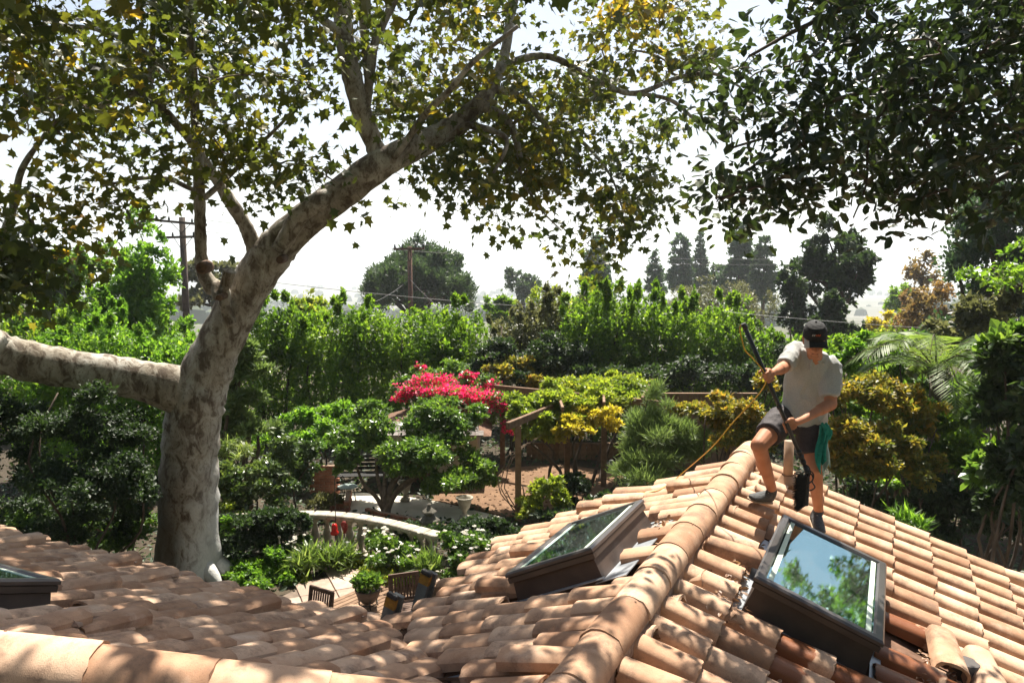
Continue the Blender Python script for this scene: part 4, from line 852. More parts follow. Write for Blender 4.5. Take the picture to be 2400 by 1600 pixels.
mb.build('twigs', bark_mat, ov, kind='stuff')
P, Dr, Nr, S, rnd, k_ = cluster_leaves(CL2, 19, .10, .074, 19, .15)
xx, yy = proj(P); rnd = np.clip(rnd * .9 + np.where(xx < 1950, .16, .02), 0, 1)
leaf_parts(P, Dr, Nr, S, rnd, 'oval', ov_leaf, ov, SB2)
SB = SBk
# ================================================================== GARDEN FLOOR
def sheet(name, pts, z, m_, parent=None, h=.08, **kw):
    mb = MB(); mb.prism([G(x, y, z) for x, y in pts][::-1], h); return mb.build(name, m_, parent, **kw)
conc_mat = plain('pale_concrete', [(.3, (.50, .46, .38)), (.7, (.64, .60, .52))], 3, .9, .3, 60)
bed_mat = plain('bare_brown_earth', [(.25, (.12, .065, .034)), (.75, (.21, .125, .07))], 4, .97, .7, 22, bdist=.04)
stone_mat = plain('weathered_stone', [(.3, (.27, .24, .19)), (.7, (.46, .42, .35))], 9, .92, .5, 60)
dstone_mat = plain('mossy_stone', [(.3, (.075, .07, .055)), (.7, (.17, .155, .125))], 12, .95, .6, 60)
brick_mat = plain('red_brick', [(.3, (.22, .085, .05)), (.7, (.36, .16, .10))], 12, .9, .4, 80, objrnd=.4)
slab_mat = plain('pink_grey_paver', [(.3, (.30, .215, .165)), (.7, (.44, .34, .275))], 6, .9, .35, 70, objrnd=.5)
teak_mat = plain('brown_teak', [(.3, (.060, .030, .018)), (.7, (.13, .070, .042))], 20, .65, .3, 60, objrnd=.2)
iron_mat = plain('black_iron', (.022, .022, .022), 20, .5, .1, 60)
timber_mat = plain('pergola_timber', [(.3, (.13, .075, .042)), (.7, (.25, .155, .095))], 9, .85, .4, 40, objrnd=.3)
path = sheet('path', [(762, 1138), (800, 1128), (935, 1140), (1010, 1152), (1160, 1188), (1105, 1207), (1000, 1193), (900, 1178), (820, 1178), (760, 1168)], .03, conc_mat, None, .1, kind='structure')
bed = sheet('soil_bed', [(980, 1146), (1040, 1118), (1110, 1092), (1180, 1072), (1300, 1066), (1440, 1090), (1380, 1140), (1290, 1170), (1165, 1186), (1060, 1160)], .02, bed_mat, None, .05, kind='structure')
# clods and stones on the bare bed
mb = MB()
for i in range(260):
    p = G(rng.uniform(1000, 1300), rng.uniform(1080, 1170), .02); s_ = rng.uniform(.015, .045); mb.sphere(p, (s_, s_, s_ * .6), 5, 3)
mb.build('clods', bed_mat, bed, kind='stuff')
# patio of slabs, one by one, and a boarded strip
patio_pts = [(560, 1420), (640, 1372), (700, 1344), (770, 1314), (828, 1303), (900, 1318), (985, 1345), (1040, 1400), (980, 1480), (700, 1500)]
patio = sheet('patio', patio_pts, .02, plain('sand_bed', (.16, .12, .09), 10, .95, .3, 40), None, .06, kind='structure')
from mathutils.geometry import intersect_point_line
PP = np.array([G(x, y)[:2] for x, y in patio_pts])
def inside(p, Q):
    c = False; n = len(Q)
    for i in range(n):
        a, b = Q[i], Q[(i + 1) % n]
        if (a[1] > p[1]) != (b[1] > p[1]) and p[0] < (b[0] - a[0]) * (p[1] - a[1]) / (b[1] - a[1]) + a[0]: c = not c
    return c
mb = MB(); mb.box((0, 0, 0), (.575, .575, .05), None, .006); slab_me = mb.mesh('paver'); slab_me.materials.append(slab_mat)
c0 = G(820, 1370); ca, sa_ = math.cos(R(24)), math.sin(R(24)); deck = np.array([G(x, y)[:2] for x, y in ((862, 1352), (930, 1345), (1010, 1400), (960, 1470), (860, 1440))])
for i in range(-8, 9):
    for j in range(-8, 9):
        p = c0[:2] + np.array([ca * i * .59 - sa_ * j * .59, sa_ * i * .59 + ca * j * .59])
        if inside(p, PP) and not inside(p, deck):
            o = obj('paver', slab_me, None, patio); o.location = (*p, .024 + rng.normal() * .003); o.rotation_euler = (rng.normal() * .006, rng.normal() * .006, R(24) + rng.normal() * .01)
mb = MB(); mb.box((0, 0, 0), (.085, 1.9, .03), None, .004); bd_me = mb.mesh('deck_board'); bd_me.materials.append(timber_mat)
cd = deck.mean(0)
for i in range(-10, 11):
    o = obj('deck_board', bd_me, None, patio); a_ = R(-38); o.location = (cd[0] + math.cos(a_) * i * .099, cd[1] + math.sin(a_) * i * .099, .055); o.rotation_euler = (0, 0, a_)

# ================================================================== GARDEN FURNITURE AND STONEWORK
def chair(label, p, rz, group='wooden patio chairs'):
    t = thing('patio_chair', label, 'chair', p, rz, group); t.scale = (.84, .84, .80)
    for sx in (-1, 1):
        MB().bar((sx * .26, -.24, 0), (sx * .26, -.24, .58), .05, .05).build('leg', teak_mat, t)
        MB().bar((sx * .26, .22, 0), (sx * .26, .36, .92), .05, .05, up=(0, 1, 0)).build('leg', teak_mat, t)
        MB().bar((sx * .27, -.28, .61), (sx * .27, .30, .61), .07, .03).build('armrest', teak_mat, t)
    b = MB().bar((-.28, .355, .90), (.28, .355, .90), .035, .07, up=(0, 0, 1)).build('back_rail', teak_mat, t)
    MB().bar((-.25, .275, .46), (.25, .275, .46), .035, .05).build('back_rail', teak_mat, t)
    for i in range(9): x = -.22 + i * .055; MB().bar((x, .275, .47), (x, .35, .88), .032, .015, up=(0, 1, 0)).build('back_slat', teak_mat, t)
    for i in range(7): y = -.22 + i * .075; MB().bar((-.25, y, .43), (.25, y, .43), .06, .02).build('seat_slat', teak_mat, t)
    return t
q = D(728, 1348, 11.55); chair('slatted wooden patio chair half hidden by the left roof edge', (q[0], 10.95, .02), R(-32))
q = D(948, 1318, 12.1); chair('slatted wooden patio chair beside the ladder, under white roses', (q[0], 11.5, .02), R(20))
# ladder leaning on the eave
alu = plain('weathered_grey_rail', [(.3, (.075, .085, .085)), (.7, (.15, .165, .165))], 12, .6, .2, 60); yel = plain('yellow_rail_end', [(.3, (.20, .10, .012)), (.7, (.36, .19, .02))], 30, .6, .2, 60)
lad = thing('ladder', 'grey ladder with yellow rail ends leaning against the eave', 'ladder', UV(1.75, 2.9, 0))
lb = np.array(UV(1.75, 2.9, 0)); eave = lambda a: UV(a, VIN + .06, ZE - .02)
ldir = unit(eave(1.75) + Z3 * .12 - UV(1.75, 2.9, 0))
for j, (a, ext) in enumerate(((1.50, .10), (1.96, .10))):
    p0 = UV(a, 2.9, 0) - lb; p1 = eave(a) + Z3 * .06 - lb; d_ = unit(p1 - p0); e_ = p1 + d_ * ext
    MB().bar(p0, e_ - d_ * .1, .035, .085, up=V).build('rail', alu, lad); MB().bar(e_ - d_ * .1, e_ - d_ * .025, .037, .087, up=V).build('rail_end', yel, lad); MB().bar(e_ - d_ * .024, e_ + d_ * .012, .042, .092, up=V, bev=.008).build('rail_cap', iron_mat, lad)
    o_ = U * .06 - V * .02; MB().bar(p0 + o_, e_ - d_ * .02 + o_, .032, .08, up=V).build('rail', alu, lad)
for k in range(12):
    f = .3 * k + .3; a0 = UV(1.50, 2.9, 0) - lb; a1 = UV(1.96, 2.9, 0) - lb; dd_ = unit(eave(1.52) + Z3 * .06 - UV(1.52, 2.9, 0)); 
    if f < 3.2: MB().bar(a0 + dd_ * f, a1 + dd_ * f, .05, .03, up=Z3).build('rung', alu, lad)
# potted succulent
pt = G(846, 1402); pot = thing('potted_plant', 'clay bowl of green succulents on an iron stand on the patio', 'plant', pt)
MB().lathe([(.0, .14), (.09, .14), (.16, .22), (.20, .34), (.21, .37), (.185, .37), (.17, .33), (.0, .32)], n=18).build('pot', plain('dark_clay', [(.3, (.07, .055, .045)), (.7, (.14, .11, .09))], 14, .8, .3, 60), pot)
mb = MB()
for a in range(4): c_, s_ = math.cos(a * PI / 2 + .4), math.sin(a * PI / 2 + .4); mb.tube([(.16 * c_, .16 * s_, .25), (.13 * c_, .13 * s_, .12), (.21 * c_, .21 * s_, 0)], .008, 5)
mb.tube([(.15 * math.cos(t_), .15 * math.sin(t_), .14) for t_ in np.linspace(0, 2 * PI, 17)], .008, 5); mb.build('stand', iron_mat, pot)
foliage('leaves', [((0, 0, .44), (.24, .24, .16))], 900, .075, LM['citrus'], pot, 'oval', 30, .4, .3, up=.6)
# balustrade
RZ = .82; rail_px = [(470, 1188), (560, 1182), (640, 1178), (720, 1176), (790, 1180), (850, 1188), (905, 1199), (955, 1212), (1010, 1226)]
rp = np.array([G(x, y, RZ) for x, y in rail_px]); base = np.array([*rp[4][:2], 0]); bal = thing('balustrade', 'curved stone balustrade with turned balusters between the flowers and the path', 'balustrade', base)
q, _ = smooth_path(rp - base, [1] * len(rp), 4)
for i in range(0, len(q) - 1, 2):
    e = min(i + 2, len(q) - 1); d_ = unit(q[e] - q[i]) * .004; MB().bar(q[i] + d_ + Z3 * -.045, q[e] - d_ + Z3 * -.045, .26, .09, bev=.015).build('cap_stone', stone_mat, bal)
    g_ = q.copy(); MB().bar(np.array([*q[i][:2], .06]) + d_, np.array([*q[e][:2], .06]) - d_, .24, .12).build('plinth', stone_mat, bal)
mb = MB(); mb.lathe([(.075, 0), (.075, .05), (.045, .07), (.04, .10), (.085, .24), (.075, .33), (.04, .46), (.035, .50), (.055, .53), (.075, .55), (.075, .60)], n=12); bme = mb.mesh('baluster'); bme.materials.append(stone_mat)
ln = np.concatenate([[0], np.cumsum(np.linalg.norm(np.diff(q, axis=0), axis=1))]); 
for s_ in np.arange(.12, ln[-1], .235):
    o = obj('baluster', bme, None, bal); o.location = (np.interp(s_, ln, q[:, 0]), np.interp(s_, ln, q[:, 1]), .121)
# urns, stone lantern
def urn(label, x, y, s=1.0):
    p = G(x, y, .04); t = thing('stone_urn', label, 'urn', p, 0, 'stone urns by the path')
    MB().box((0, 0, .035 * s), (.24 * s, .24 * s, .07 * s), None, .008).build('foot', stone_mat, t)
    MB().lathe([(r * s, z * s) for r, z in ((.10, .07), (.055, .12), (.05, .18), (.075, .22), (.12, .28), (.155, .40), (.17, .47), (.205, .50), (.205, .53), (.175, .53), (.15, .48), (.10, .40), (0, .39))], n=20).build('bowl', stone_mat, t); return t
urn('pale stone urn standing alone at the edge of the brown bed', 1067, 1192, .92); urn('pale stone urn half hidden by the stems of the multi stemmed shrub', 931, 1149, .85)
lp = G(987, 1268); lp = np.array([lp[0], lp[1], 0]); Yl = lp[1]; ztop = D(987, 1154, Yl)[2]
lan = thing('stone_lantern', 'dark stone pagoda lantern rising above the ivy right of the balustrade', 'lantern', lp)
MB().lathe([(.15, 0), (.15, .1), (.09, .14), (.08, ztop - .62), (.13, ztop - .58), (.17, ztop - .52)], n=8, smooth=False).build('post', dstone_mat, lan)
MB().box((0, 0, ztop - .44), (.20, .20, .16), None, .01).build('fire_box', dstone_mat, lan)
MB().lathe([(.06, ztop - .355), (.22, ztop - .36), (.21, ztop - .33), (.11, ztop - .26), (.08, ztop - .25)], n=6, smooth=False).build('lower_roof', dstone_mat, lan)
MB().lathe([(.05, ztop - .245), (.09, ztop - .245), (.09, ztop - .19), (.15, ztop - .18), (.14, ztop - .16), (.05, ztop - .09), (.03, ztop - .06), (.045, ztop - .03), (.0, ztop)], n=6, smooth=False).build('upper_roof', dstone_mat, lan)
# shepherd's hook with red feeder, second red feeder, path lights, wall lantern, stakes
red = plain('red_plastic', (.55, .015, .012), 10, .25, 0)
fb = G(773, 1287); fd = thing('bird_feeder', 'bright red feeder hanging on a thin black hook before the balustrade', 'feeder', fb)
hz_ = D(770, 1092, fb[1])[2]; rz0 = D(770, 1212, fb[1])[2]
MB().tube([(0, 0, -.1), (0, 0, hz_ - .08), (.03, 0, hz_), (.10, 0, hz_ + .03), (.17, 0, hz_ - .02), (.18, 0, hz_ - .1)], .008, 5).build('hook', iron_mat, fd)
MB().lathe([(.0, -.10), (.075, -.10), (.08, -.06), (.055, -.03), (.055, .06), (.035, .10), (.0, .11)], (-.01, -.06, rz0), 12).build('reservoir', red, fd)
MB().tube([(-.01, -.06, rz0 + .11), (-.005, -.03, rz0 + .16), (0, 0, rz0 + .17)], .004, 4).build('hanger', iron_mat, fd)
p = G(791, 1240); f2 = thing('red_lantern', 'dull red lantern behind the balusters beside the bright feeder', 'lantern', p); zz = D(790, 1208, p[1])[2]
MB().lathe([(0, zz - .13), (.07, zz - .13), (.075, zz + .08), (.03, zz + .13), (0, zz + .13)], n=10).build('body', plain('dull_red', (.22, .02, .015), 10, .5, 0), f2); MB().tube([(0, 0, 0), (0, 0, zz - .12)], .012, 5).build('post', iron_mat, f2)
frost = plain('frosted_pane', (.65, .68, .66), 10, .4, 0)
def path_light(label, x, y, h):
    p = G(x, y); t = thing('path_light', label, 'lamp', p, 0, 'black path lights among the flowers')
    MB().tube([(0, 0, -.1), (0, 0, h - .16)], .012, 6).build('stake', iron_mat, t); MB().box((0, 0, h - .09), (.085, .085, .12)).build('pane', frost, t)
    MB().lathe([(.085, h - .03), (.06, h + .01), (.0, h + .03)], n=4, smooth=False).build('hood', iron_mat, t); MB().box((0, 0, h - .158), (.10, .10, .014)).build('tray', iron_mat, t); return t
path_light('black path light at the tip of the patio', 798, 1296, .42); path_light('black path light under the roses beside the right roof edge', 1017, 1344, .5)
# bench in the shade, hexagonal table, brick planter and brick pier
bp_ = G(820, 1142); bn = thing('garden_bench', 'black bench in deep shade behind the multi stemmed shrub', 'bench', (bp_[0], bp_[1] + .5, 0), R(4))
for sx in (-.6, .6):
    MB().bar((sx, -.2, 0), (sx, -.2, .42), .05, .05).build('leg', iron_mat, bn); MB().bar((sx, .2, 0), (sx, .28, .85), .05, .05, up=(0, 1, 0)).build('leg', iron_mat, bn); MB().bar((sx, -.22, .6), (sx, .24, .6), .05, .03).build('armrest', iron_mat, bn)
for i in range(5): MB().bar((-.65, -.2 + .095 * i, .43), (.65, -.2 + .095 * i, .43), .07, .025).build('seat_slat', iron_mat, bn)
for i in range(4): MB().bar((-.65, .22 + .012 * i, .52 + .095 * i), (.65, .22 + .012 * i, .52 + .095 * i), .025, .07).build('back_slat', iron_mat, bn)
tp_ = G(800, 1152); tb = thing('hexagonal_table', 'small low hexagonal glass topped table on the path', 'table', tp_)
MB().lathe([(.0, .35), (.24, .35), (.25, .36), (.24, .375), (0, .375)], n=6, smooth=False).build('top', plain('greenish_glass', (.35, .42, .40), 5, .1, 0), tb)
for a in range(3): MB().tube([(.18 * math.cos(a * 2.1), .18 * math.sin(a * 2.1), 0), (.12 * math.cos(a * 2.1), .12 * math.sin(a * 2.1), .35)], .012, 5).build('leg', iron_mat, tb)
mb = MB(); mb.box((0, 0, 0), (.225, .10, .066), None, .004); br_me = mb.mesh('brick'); br_me.materials.append(brick_mat)
def brickwork(t, p0, p1, courses, z0=0):
    p0 = np.array(p0, float); p1 = np.array(p1, float); L_ = np.linalg.norm(p1 - p0); d_ = (p1 - p0) / L_; a_ = math.atan2(d_[1], d_[0])
    core = MB().bar([*(p0), z0 + courses * .038], [*(p1), z0 + courses * .038], .085, courses * .076 - .01).build('mortar_core', mortar_mat, t)
    for c in range(courses):
        s_ = .117 if c % 2 == 0 else .0
        while s_ < L_ + .01:
            o = obj('brick', br_me, None, t); o.location = (*(p0 + d_ * s_), z0 + .036 + c * .076); o.rotation_euler = (rng.normal() * .01, rng.normal() * .01, a_ + rng.normal() * .01); s_ += .236
pb = G(780, 1176); t = thing('brick_planter', 'low red brick planter at the end of the pale path', 'planter', pb)
a_ = G(738, 1168) - pb; b_ = G(797, 1163) - pb; c_ = G(797, 1180) - pb; brickwork(t, a_[:2], c_[:2] * np.array([1, 1]), 4); brickwork(t, c_[:2], b_[:2] + np.array([0, .3]), 4)
pb = G(748, 1140); t = thing('brick_pier', 'tall red brick pier overgrown by ivy left of the bench', 'wall', pb)
zt = D(748, 1062, pb[1])[2]; brickwork(t, (-.25, 0), (.25, 0), int(zt / .076)); 
pb = G(905, 1200); t = thing('brick_kerb', 'low curved brick edging round the foot of the multi stemmed shrub', 'edging', pb)
kp = [G(x, y) - pb for x, y in ((850, 1183), (875, 1190), (920, 1198), (975, 1210), (1030, 1222))]
for i in range(4): brickwork(t, kp[i][:2], kp[i + 1][:2], 2)
pb = G(672, 1150); wl = thing('wall_lantern', 'small black lantern on the ivy covered wall', 'lantern', pb); zz = D(657, 1076, pb[1] - .6)[2]; xo = D(657, 1076, pb[1] - .6)[0] - pb[0]
MB().tube([(xo, -.6, zz - .2), (xo, -.3, zz - .45), (xo, 0, zz - .5)], .015, 5).build('bracket', iron_mat, wl); MB().box((xo, -.6, zz), (.14, .14, .2), None, .01).build('pane', frost, wl); MB().lathe([(.12, zz + .10), (.05, zz + .18), (0, zz + .22)], (xo, -.6, 0), 6, False).build('hood', iron_mat, wl)
# shed with shingled roof under the bougainvillea
Ys = 20.5; ap = D(1000, 921, Ys); sx0 = ap[0]; shed = thing('garden_shed', 'small shed whose grey shingle roof shows under the bougainvillea', 'shed', (sx0, Ys, 0)); zt = ap[2]
for (p0_, p1_) in (((-1.1, -1.0), (1.1, -1.0)), ((1.1, -1.0), (1.1, 1.0)), ((1.1, 1.0), (-1.1, 1.0)), ((-1.1, 1.0), (-1.1, -1.0))): MB().bar((*p0_, (zt - .6) / 2), (*p1_, (zt - .6) / 2), .08, zt - .6).build('wall', stucco_mat, shed)
MB().box((-.4, -1.05, .75), (.7, .04, 1.5)).build('door', timber_mat, shed)
core = MB().add([(-1.5, -1.4, zt - .62), (1.5, -1.4, zt - .62), (1.5, 1.4, zt - .62), (-1.5, 1.4, zt - .62), (0, 0, zt - .01)], [(0, 1, 4), (1, 2, 4), (2, 3, 4), (3, 0, 4), (3, 2, 1, 0)]).build('roof', felt_mat, shed)
shg = plain('grey_shingle', [(.3, (.14, .12, .11)), (.7, (.27, .24, .22))], 10, .9, .3, 60, objrnd=.5); mb = MB(); mb.box((0, 0, 0), (.2, .22, .016)); sh_me = mb.mesh('shingle'); sh_me.materials.append(shg)
for r_ in range(8):
    f = (r_ + .5) / 8; yv = -1.4 * (1 - f); zv = zt - .62 + .61 * f; hw = 1.5 * (1 - f); k = 0
    for x in np.arange(-hw + .1 + (.1 if r_ % 2 else 0), hw, .21):
        o = obj('shingle', sh_me, None, core); o.location = (x, yv, zv + .02); o.rotation_euler = (math.atan2(.61, 1.4) - .05, 0, rng.normal() * .02)
# pergola
pg0 = G(1190, 1196); pgz = D(1190, 968, pg0[1])[2]; per = thing('pergola', 'timber pergola carrying yellow green wisteria right of the bougainvillea', 'pergola', pg0)
posts = [pg0, G(1302, 1122), G(1386, 1118), np.array([*(G(1302, 1122)[:2] + np.array([-1.6, 1.9])), 0]), G(1500, 1130)]
for p in posts:
    p = p - pg0; MB().bar((p[0], p[1], -.1), (p[0], p[1], pgz - .08), .13, .13, up=(0, 1, 0)).build('post', timber_mat, per)
def beam(a, b, z, w_=.08, h_=.16, ext=.5, nm='beam'):
    a = a - pg0; b = b - pg0; d_ = unit(b - a) * ext; MB().bar((*(a - d_)[:2], z), (*(b + d_)[:2], z), w_, h_, bev=.01).build(nm, timber_mat, per)
beam(pg0, posts[1], pgz); beam(posts[1], posts[2], pgz - .003, ext=.3); beam(posts[3], posts[4], pgz + .002); 
for f in np.linspace(0.3, .9, 3): beam(pg0 * (1 - f) + posts[4] * f, posts[3] * (1 - f) + (posts[3] + np.array([4.5, .4, 0])) * f, pgz + .158, .06, .10, .05, 'rafter')
Yf = 21.6
def fence(label, x0, x1, Y, ytop, zb=0.0, bw=.14, m_=timber_mat, name='wooden_fence'):
    a = D(x0, ytop, Y); b = D(x1, ytop, Y); t = thing(name, label, 'fence', (a[0], Y, zb), 0); H = a[2] - zb; n = int((b[0] - a[0]) / (bw + .012))
    mb = MB(); mb.box((0, 0, H / 2), (bw, .02, H)); me_ = mb.mesh('board'); me_.materials.append(m_)
    for i in range(n): o = obj('board', me_, None, t); o.location = (i * (bw + .012), 0, rng.normal() * .01)
    for z in (.2, H - .15): MB().box(((b[0] - a[0]) / 2, .03, z), (b[0] - a[0], .04, .09)).build('rail', m_, t)
    MB().box(((b[0] - a[0]) / 2, 0, H + .025), (b[0] - a[0] + .1, .10, .04)).build('top_rail', m_, t); return t
fence('dark wooden fence under the pergola', 1215, 1430, 21.6, 1020); fence('brown wooden fence with a level top rail behind the young pine', 1525, 1735, 20.5, 906); fence('dark board fence in the shade at the right', 2020, 2430, 17.5, 1030)
fence('low wooden fence glimpsed through the shrubs at the left', 60, 350, 15.8, 1150)

# ================================================================== SHRUBS
def shrub(name, label, cat, bl, n, size, m_, tpl='rhomb', stems=5, group=None, clumps=60, cr=.32, shell=.45, dY=None, stem_m=bark_mat, stem_r=.03, **kw):
    """bl: (x, y, depth, rx, ry) as seen; stems rise from the ground to the lobes"""
    B = []
    for (x, y, Y, rx, ry) in bl:
        p = D(x, y, Y); s = pxm(Y); B.append((p, (rx * s, (rx * s if dY is None else dY), ry * s)))
    c = np.mean([b[0] for b in B], axis=0); base = np.array([c[0], c[1], 0.0]); t = thing(name, label, cat, base, 0, group)
    B = [(b[0] - base, b[1]) for b in B]; foliage('leaves', scattered(B, 5) if n > 1500 else B, n, size, m_, t, tpl, clumps, cr, shell, zmin=.01, **kw)
    mb = MB()
    for i in range(stems):
        b = B[i % len(B)]; e = np.array(b[0]) + rng.normal(size=3) * np.array(b[1]) * .35
        q, rr = smooth_path(wander((e[0] * .35 + rng.normal() * .08, e[1] * .35, -.05), e, 5, .05), np.linspace(stem_r, stem_r * .35, 5), 3); mb.tube(q, rr, 6)
    if stems: mb.build('stems', stem_m, t, kind='stuff')
    return t
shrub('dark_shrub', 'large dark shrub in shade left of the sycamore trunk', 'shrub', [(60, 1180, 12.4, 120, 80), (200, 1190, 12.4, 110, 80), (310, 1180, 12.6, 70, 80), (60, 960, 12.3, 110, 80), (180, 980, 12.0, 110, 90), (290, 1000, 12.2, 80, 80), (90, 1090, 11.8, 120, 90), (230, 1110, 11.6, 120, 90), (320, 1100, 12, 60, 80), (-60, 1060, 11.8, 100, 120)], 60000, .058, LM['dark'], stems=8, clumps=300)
shrub('dark_shrub', 'low yellow green shrub at the foot of the dark one, left of the sycamore', 'shrub', [(300, 1200, 13.2, 60, 35), (150, 1215, 12.6, 90, 40), (40, 1200, 12, 70, 40), (250, 1245, 12.4, 70, 30)], 7000, .07, LM['citrus'], clumps=60)
t = shrub('feathery_pine', 'feathery young pine just right of the sycamore trunk', 'tree', [(545, 800, 17.5, 45, 40), (560, 860, 17.5, 60, 45), (545, 920, 17.3, 55, 40), (580, 985, 17.2, 60, 30), (520, 960, 17.4, 40, 60), (540, 740, 17.6, 25, 40)], 15000, .15, LM['ypine'], 'tuft', 4, clumps=90, cr=.4, shell=.2, up=.2, stem_r=.09)
shrub('bamboo', 'thin upright yellowish stems between the sycamore and the ivy wall', 'plant', [(520, 1030, 16.2, 30, 50), (560, 1040, 16.2, 40, 40)], 1800, .12, LM['grass'], 'blade', 9, stem_r=.035, clumps=30)
shrub('ivy_wall', 'glossy ivy covering the wall right of the sycamore trunk', 'ivy', [(540, 1090, 15.6, 50, 45), (600, 1085, 15.8, 60, 50), (660, 1060, 16.2, 60, 60), (700, 1045, 16.8, 40, 60), (690, 1110, 16.6, 45, 50), (610, 1130, 15.5, 70, 40), (530, 1140, 15.3, 40, 30)], 16000, .085, LM['ivy'], stems=3, clumps=90)
shrub('yellow_shrub', 'small yellow leaved shrub against the sycamore trunk', 'shrub', [(515, 1165, 15.2, 30, 22), (548, 1190, 15.0, 40, 18)], 1800, .07, LM['wisteria'])
shrub('bright_shrub', 'bright green rounded shrub before the tall hedge, right of the feathery pine', 'shrub', [(640, 985, 19.5, 55, 35), (700, 965, 19.8, 50, 40), (755, 945, 20.5, 55, 35), (790, 965, 20.2, 45, 40), (725, 1005, 19, 60, 30), (600, 1010, 19, 40, 30)], 15000, .10, LM['bright'], clumps=90)
sh = shrub('multi_stemmed_shrub', 'broad glossy green shrub on several bare stems above the pale path', 'shrub', [(850, 985, 17.8, 75, 55), (960, 975, 18.2, 85, 55), (1050, 985, 18.0, 75, 60), (800, 1035, 17.3, 45, 40), (900, 1040, 17.2, 80, 45), (1000, 1050, 17.3, 90, 55), (1085, 1060, 17.6, 55, 55), (1010, 1105, 17.0, 70, 28), (830, 955, 18.4, 40, 35), (1060, 1110, 17.3, 55, 25), (930, 1080, 17.0, 40, 26), (1095, 1100, 17.4, 40, 35), (800, 1070, 17.2, 30, 26), (990, 1120, 16.9, 40, 20), (870, 935, 18.4, 40, 22), (990, 930, 18.6, 60, 20), (1090, 960, 18.3, 40, 25)], 42000, .085, LM['citrus'], 'rhomb', 0, clumps=150, cr=.30)
sp = G(884, 1184) - np.array(sh.location); mb = MB()
for (x, y) in ((815, 1060), (862, 1040), (885, 1020), (915, 1035), (940, 1010), (980, 1040), (1010, 1000)):
    e = D(x, y, 17.6) - np.array(sh.location); q, rr = smooth_path([sp + rng.normal(size=3) * np.array([.05, .05, 0]), sp + (e - sp) * np.array([.25, .2, .35]), sp + (e - sp) * np.array([.7, .6, .6]), e], [.06, .05, .04, .02], 5); mb.tube(q, rr, 7)
mb.build('stems', plain('grey_brown_bark', [(.3, (.09, .065, .045)), (.7, (.2, .15, .11))], 12, .9, .4, 40), sh, kind='stuff')
bo = shrub('bougainvillea', 'bougainvillea in bright pink flower over the shed roof', 'shrub', [(960, 880, 21.3, 50, 35), (1010, 880, 21.5, 60, 32), (1080, 890, 21.3, 55, 40), (1130, 905, 21, 45, 40), (930, 905, 21, 40, 30), (1050, 850, 22, 60, 28), (1150, 950, 20.5, 30, 55)], 9000, .085, LM['citrus'], clumps=60)
bb = np.array(bo.location); B = []
for (x, y, Y, rx, ry) in [(990, 880, 20.9, 60, 24), (1040, 905, 20.6, 70, 24), (950, 900, 20.6, 45, 22), (1100, 915, 20.4, 60, 26), (1140, 935, 20.3, 30, 26), (1075, 868, 21.2, 25, 20), (925, 915, 20.6, 25, 16), (965, 845, 21.6, 14, 14), (1120, 890, 21, 40, 20), (1010, 900, 20.4, 60, 16), (1165, 985, 20.2, 16, 40)]:
    s = pxm(Y); B.append((D(x, y, Y) - bb, (rx * s, rx * s * .5, ry * s)))
foliage('flowers', B, 7500, .068, LM['bract'], bo, 'rhomb', 260, .24, .15)
foliage('front_leaves', B, 2600, .075, LM['citrus'], bo, 'rhomb', 200, .26, .3)
wi = shrub('wisteria', 'yellow green climber spreading over the pergola', 'climber', [(1210, 925, 18, 50, 30), (1280, 905, 19, 70, 35), (1370, 890, 20, 80, 35), (1450, 880, 20.5, 50, 35), (1250, 960, 17.8, 60, 25), (1330, 940, 18.5, 80, 28), (1200, 990, 17.3, 30, 30), (1420, 930, 19.5, 50, 25), (1250, 1000, 18, 35, 20), (1300, 925, 18.2, 70, 25), (1390, 915, 18.8, 70, 28), (1450, 910, 19.4, 60, 28), (1220, 955, 17.4, 45, 22), (1480, 940, 19, 50, 28)], 36000, .095, LM['wisteria'], stems=6, clumps=110, stem_r=.05)
foliage('yellow_leaves', scattered([(D(x, y, Y) - np.array(wi.location), (rx * pxm(Y), rx * pxm(Y), ry * pxm(Y))) for x, y, Y, rx, ry in [(1310, 965, 17.6, 50, 26), (1370, 955, 17.8, 50, 26), (1410, 975, 17.8, 30, 24), (1290, 990, 17.5, 30, 20), (1340, 985, 17.6, 40, 20)]], 5), 5200, .085, LM['yellow'], wi, 'rhomb', 60, .35)
# hanging vine loops on the front pergola post
mb = MB(); w0 = np.array(wi.location)
for k in range(3):
    xa, xb = 1165 + 8 * k, 1200 + 6 * k; q = [D(1188 + 4 * k, 1180, 16.8), D(xa - 20, 1120, 16.6), D(xa - 5, 1060, 16.6), D(xb - 10, 1030, 16.7), D(xb + 30, 1010 - 6 * k, 17)]; q, rr = smooth_path([a - w0 for a in q], [.014, .012, .011, .009, .007], 5); mb.tube(q + rng.normal(size=q.shape) * .012, rr, 5)
mb.build('vines', plain('vine_bark', (.16, .11, .075), 14, .9, .3, 40), wi, kind='stuff')
shrub('background_shrub', 'mixed olive and rusty shrub between the bougainvillea and the tall hedge', 'shrub', [(1150, 800, 23, 60, 40), (1220, 830, 23, 60, 45), (1290, 810, 23, 60, 60), (1330, 860, 22.5, 60, 40), (1200, 870, 22.5, 60, 30), (1100, 845, 23, 40, 35)], 15000, .10, LM['dark'], clumps=90)
shrub('rusty_shrub', 'small rusty tipped shrub behind the bougainvillea', 'shrub', [(1150, 845, 22.2, 45, 20), (1190, 835, 22.3, 35, 18), (1230, 880, 22, 35, 20)], 2600, .10, LM['nandina'])
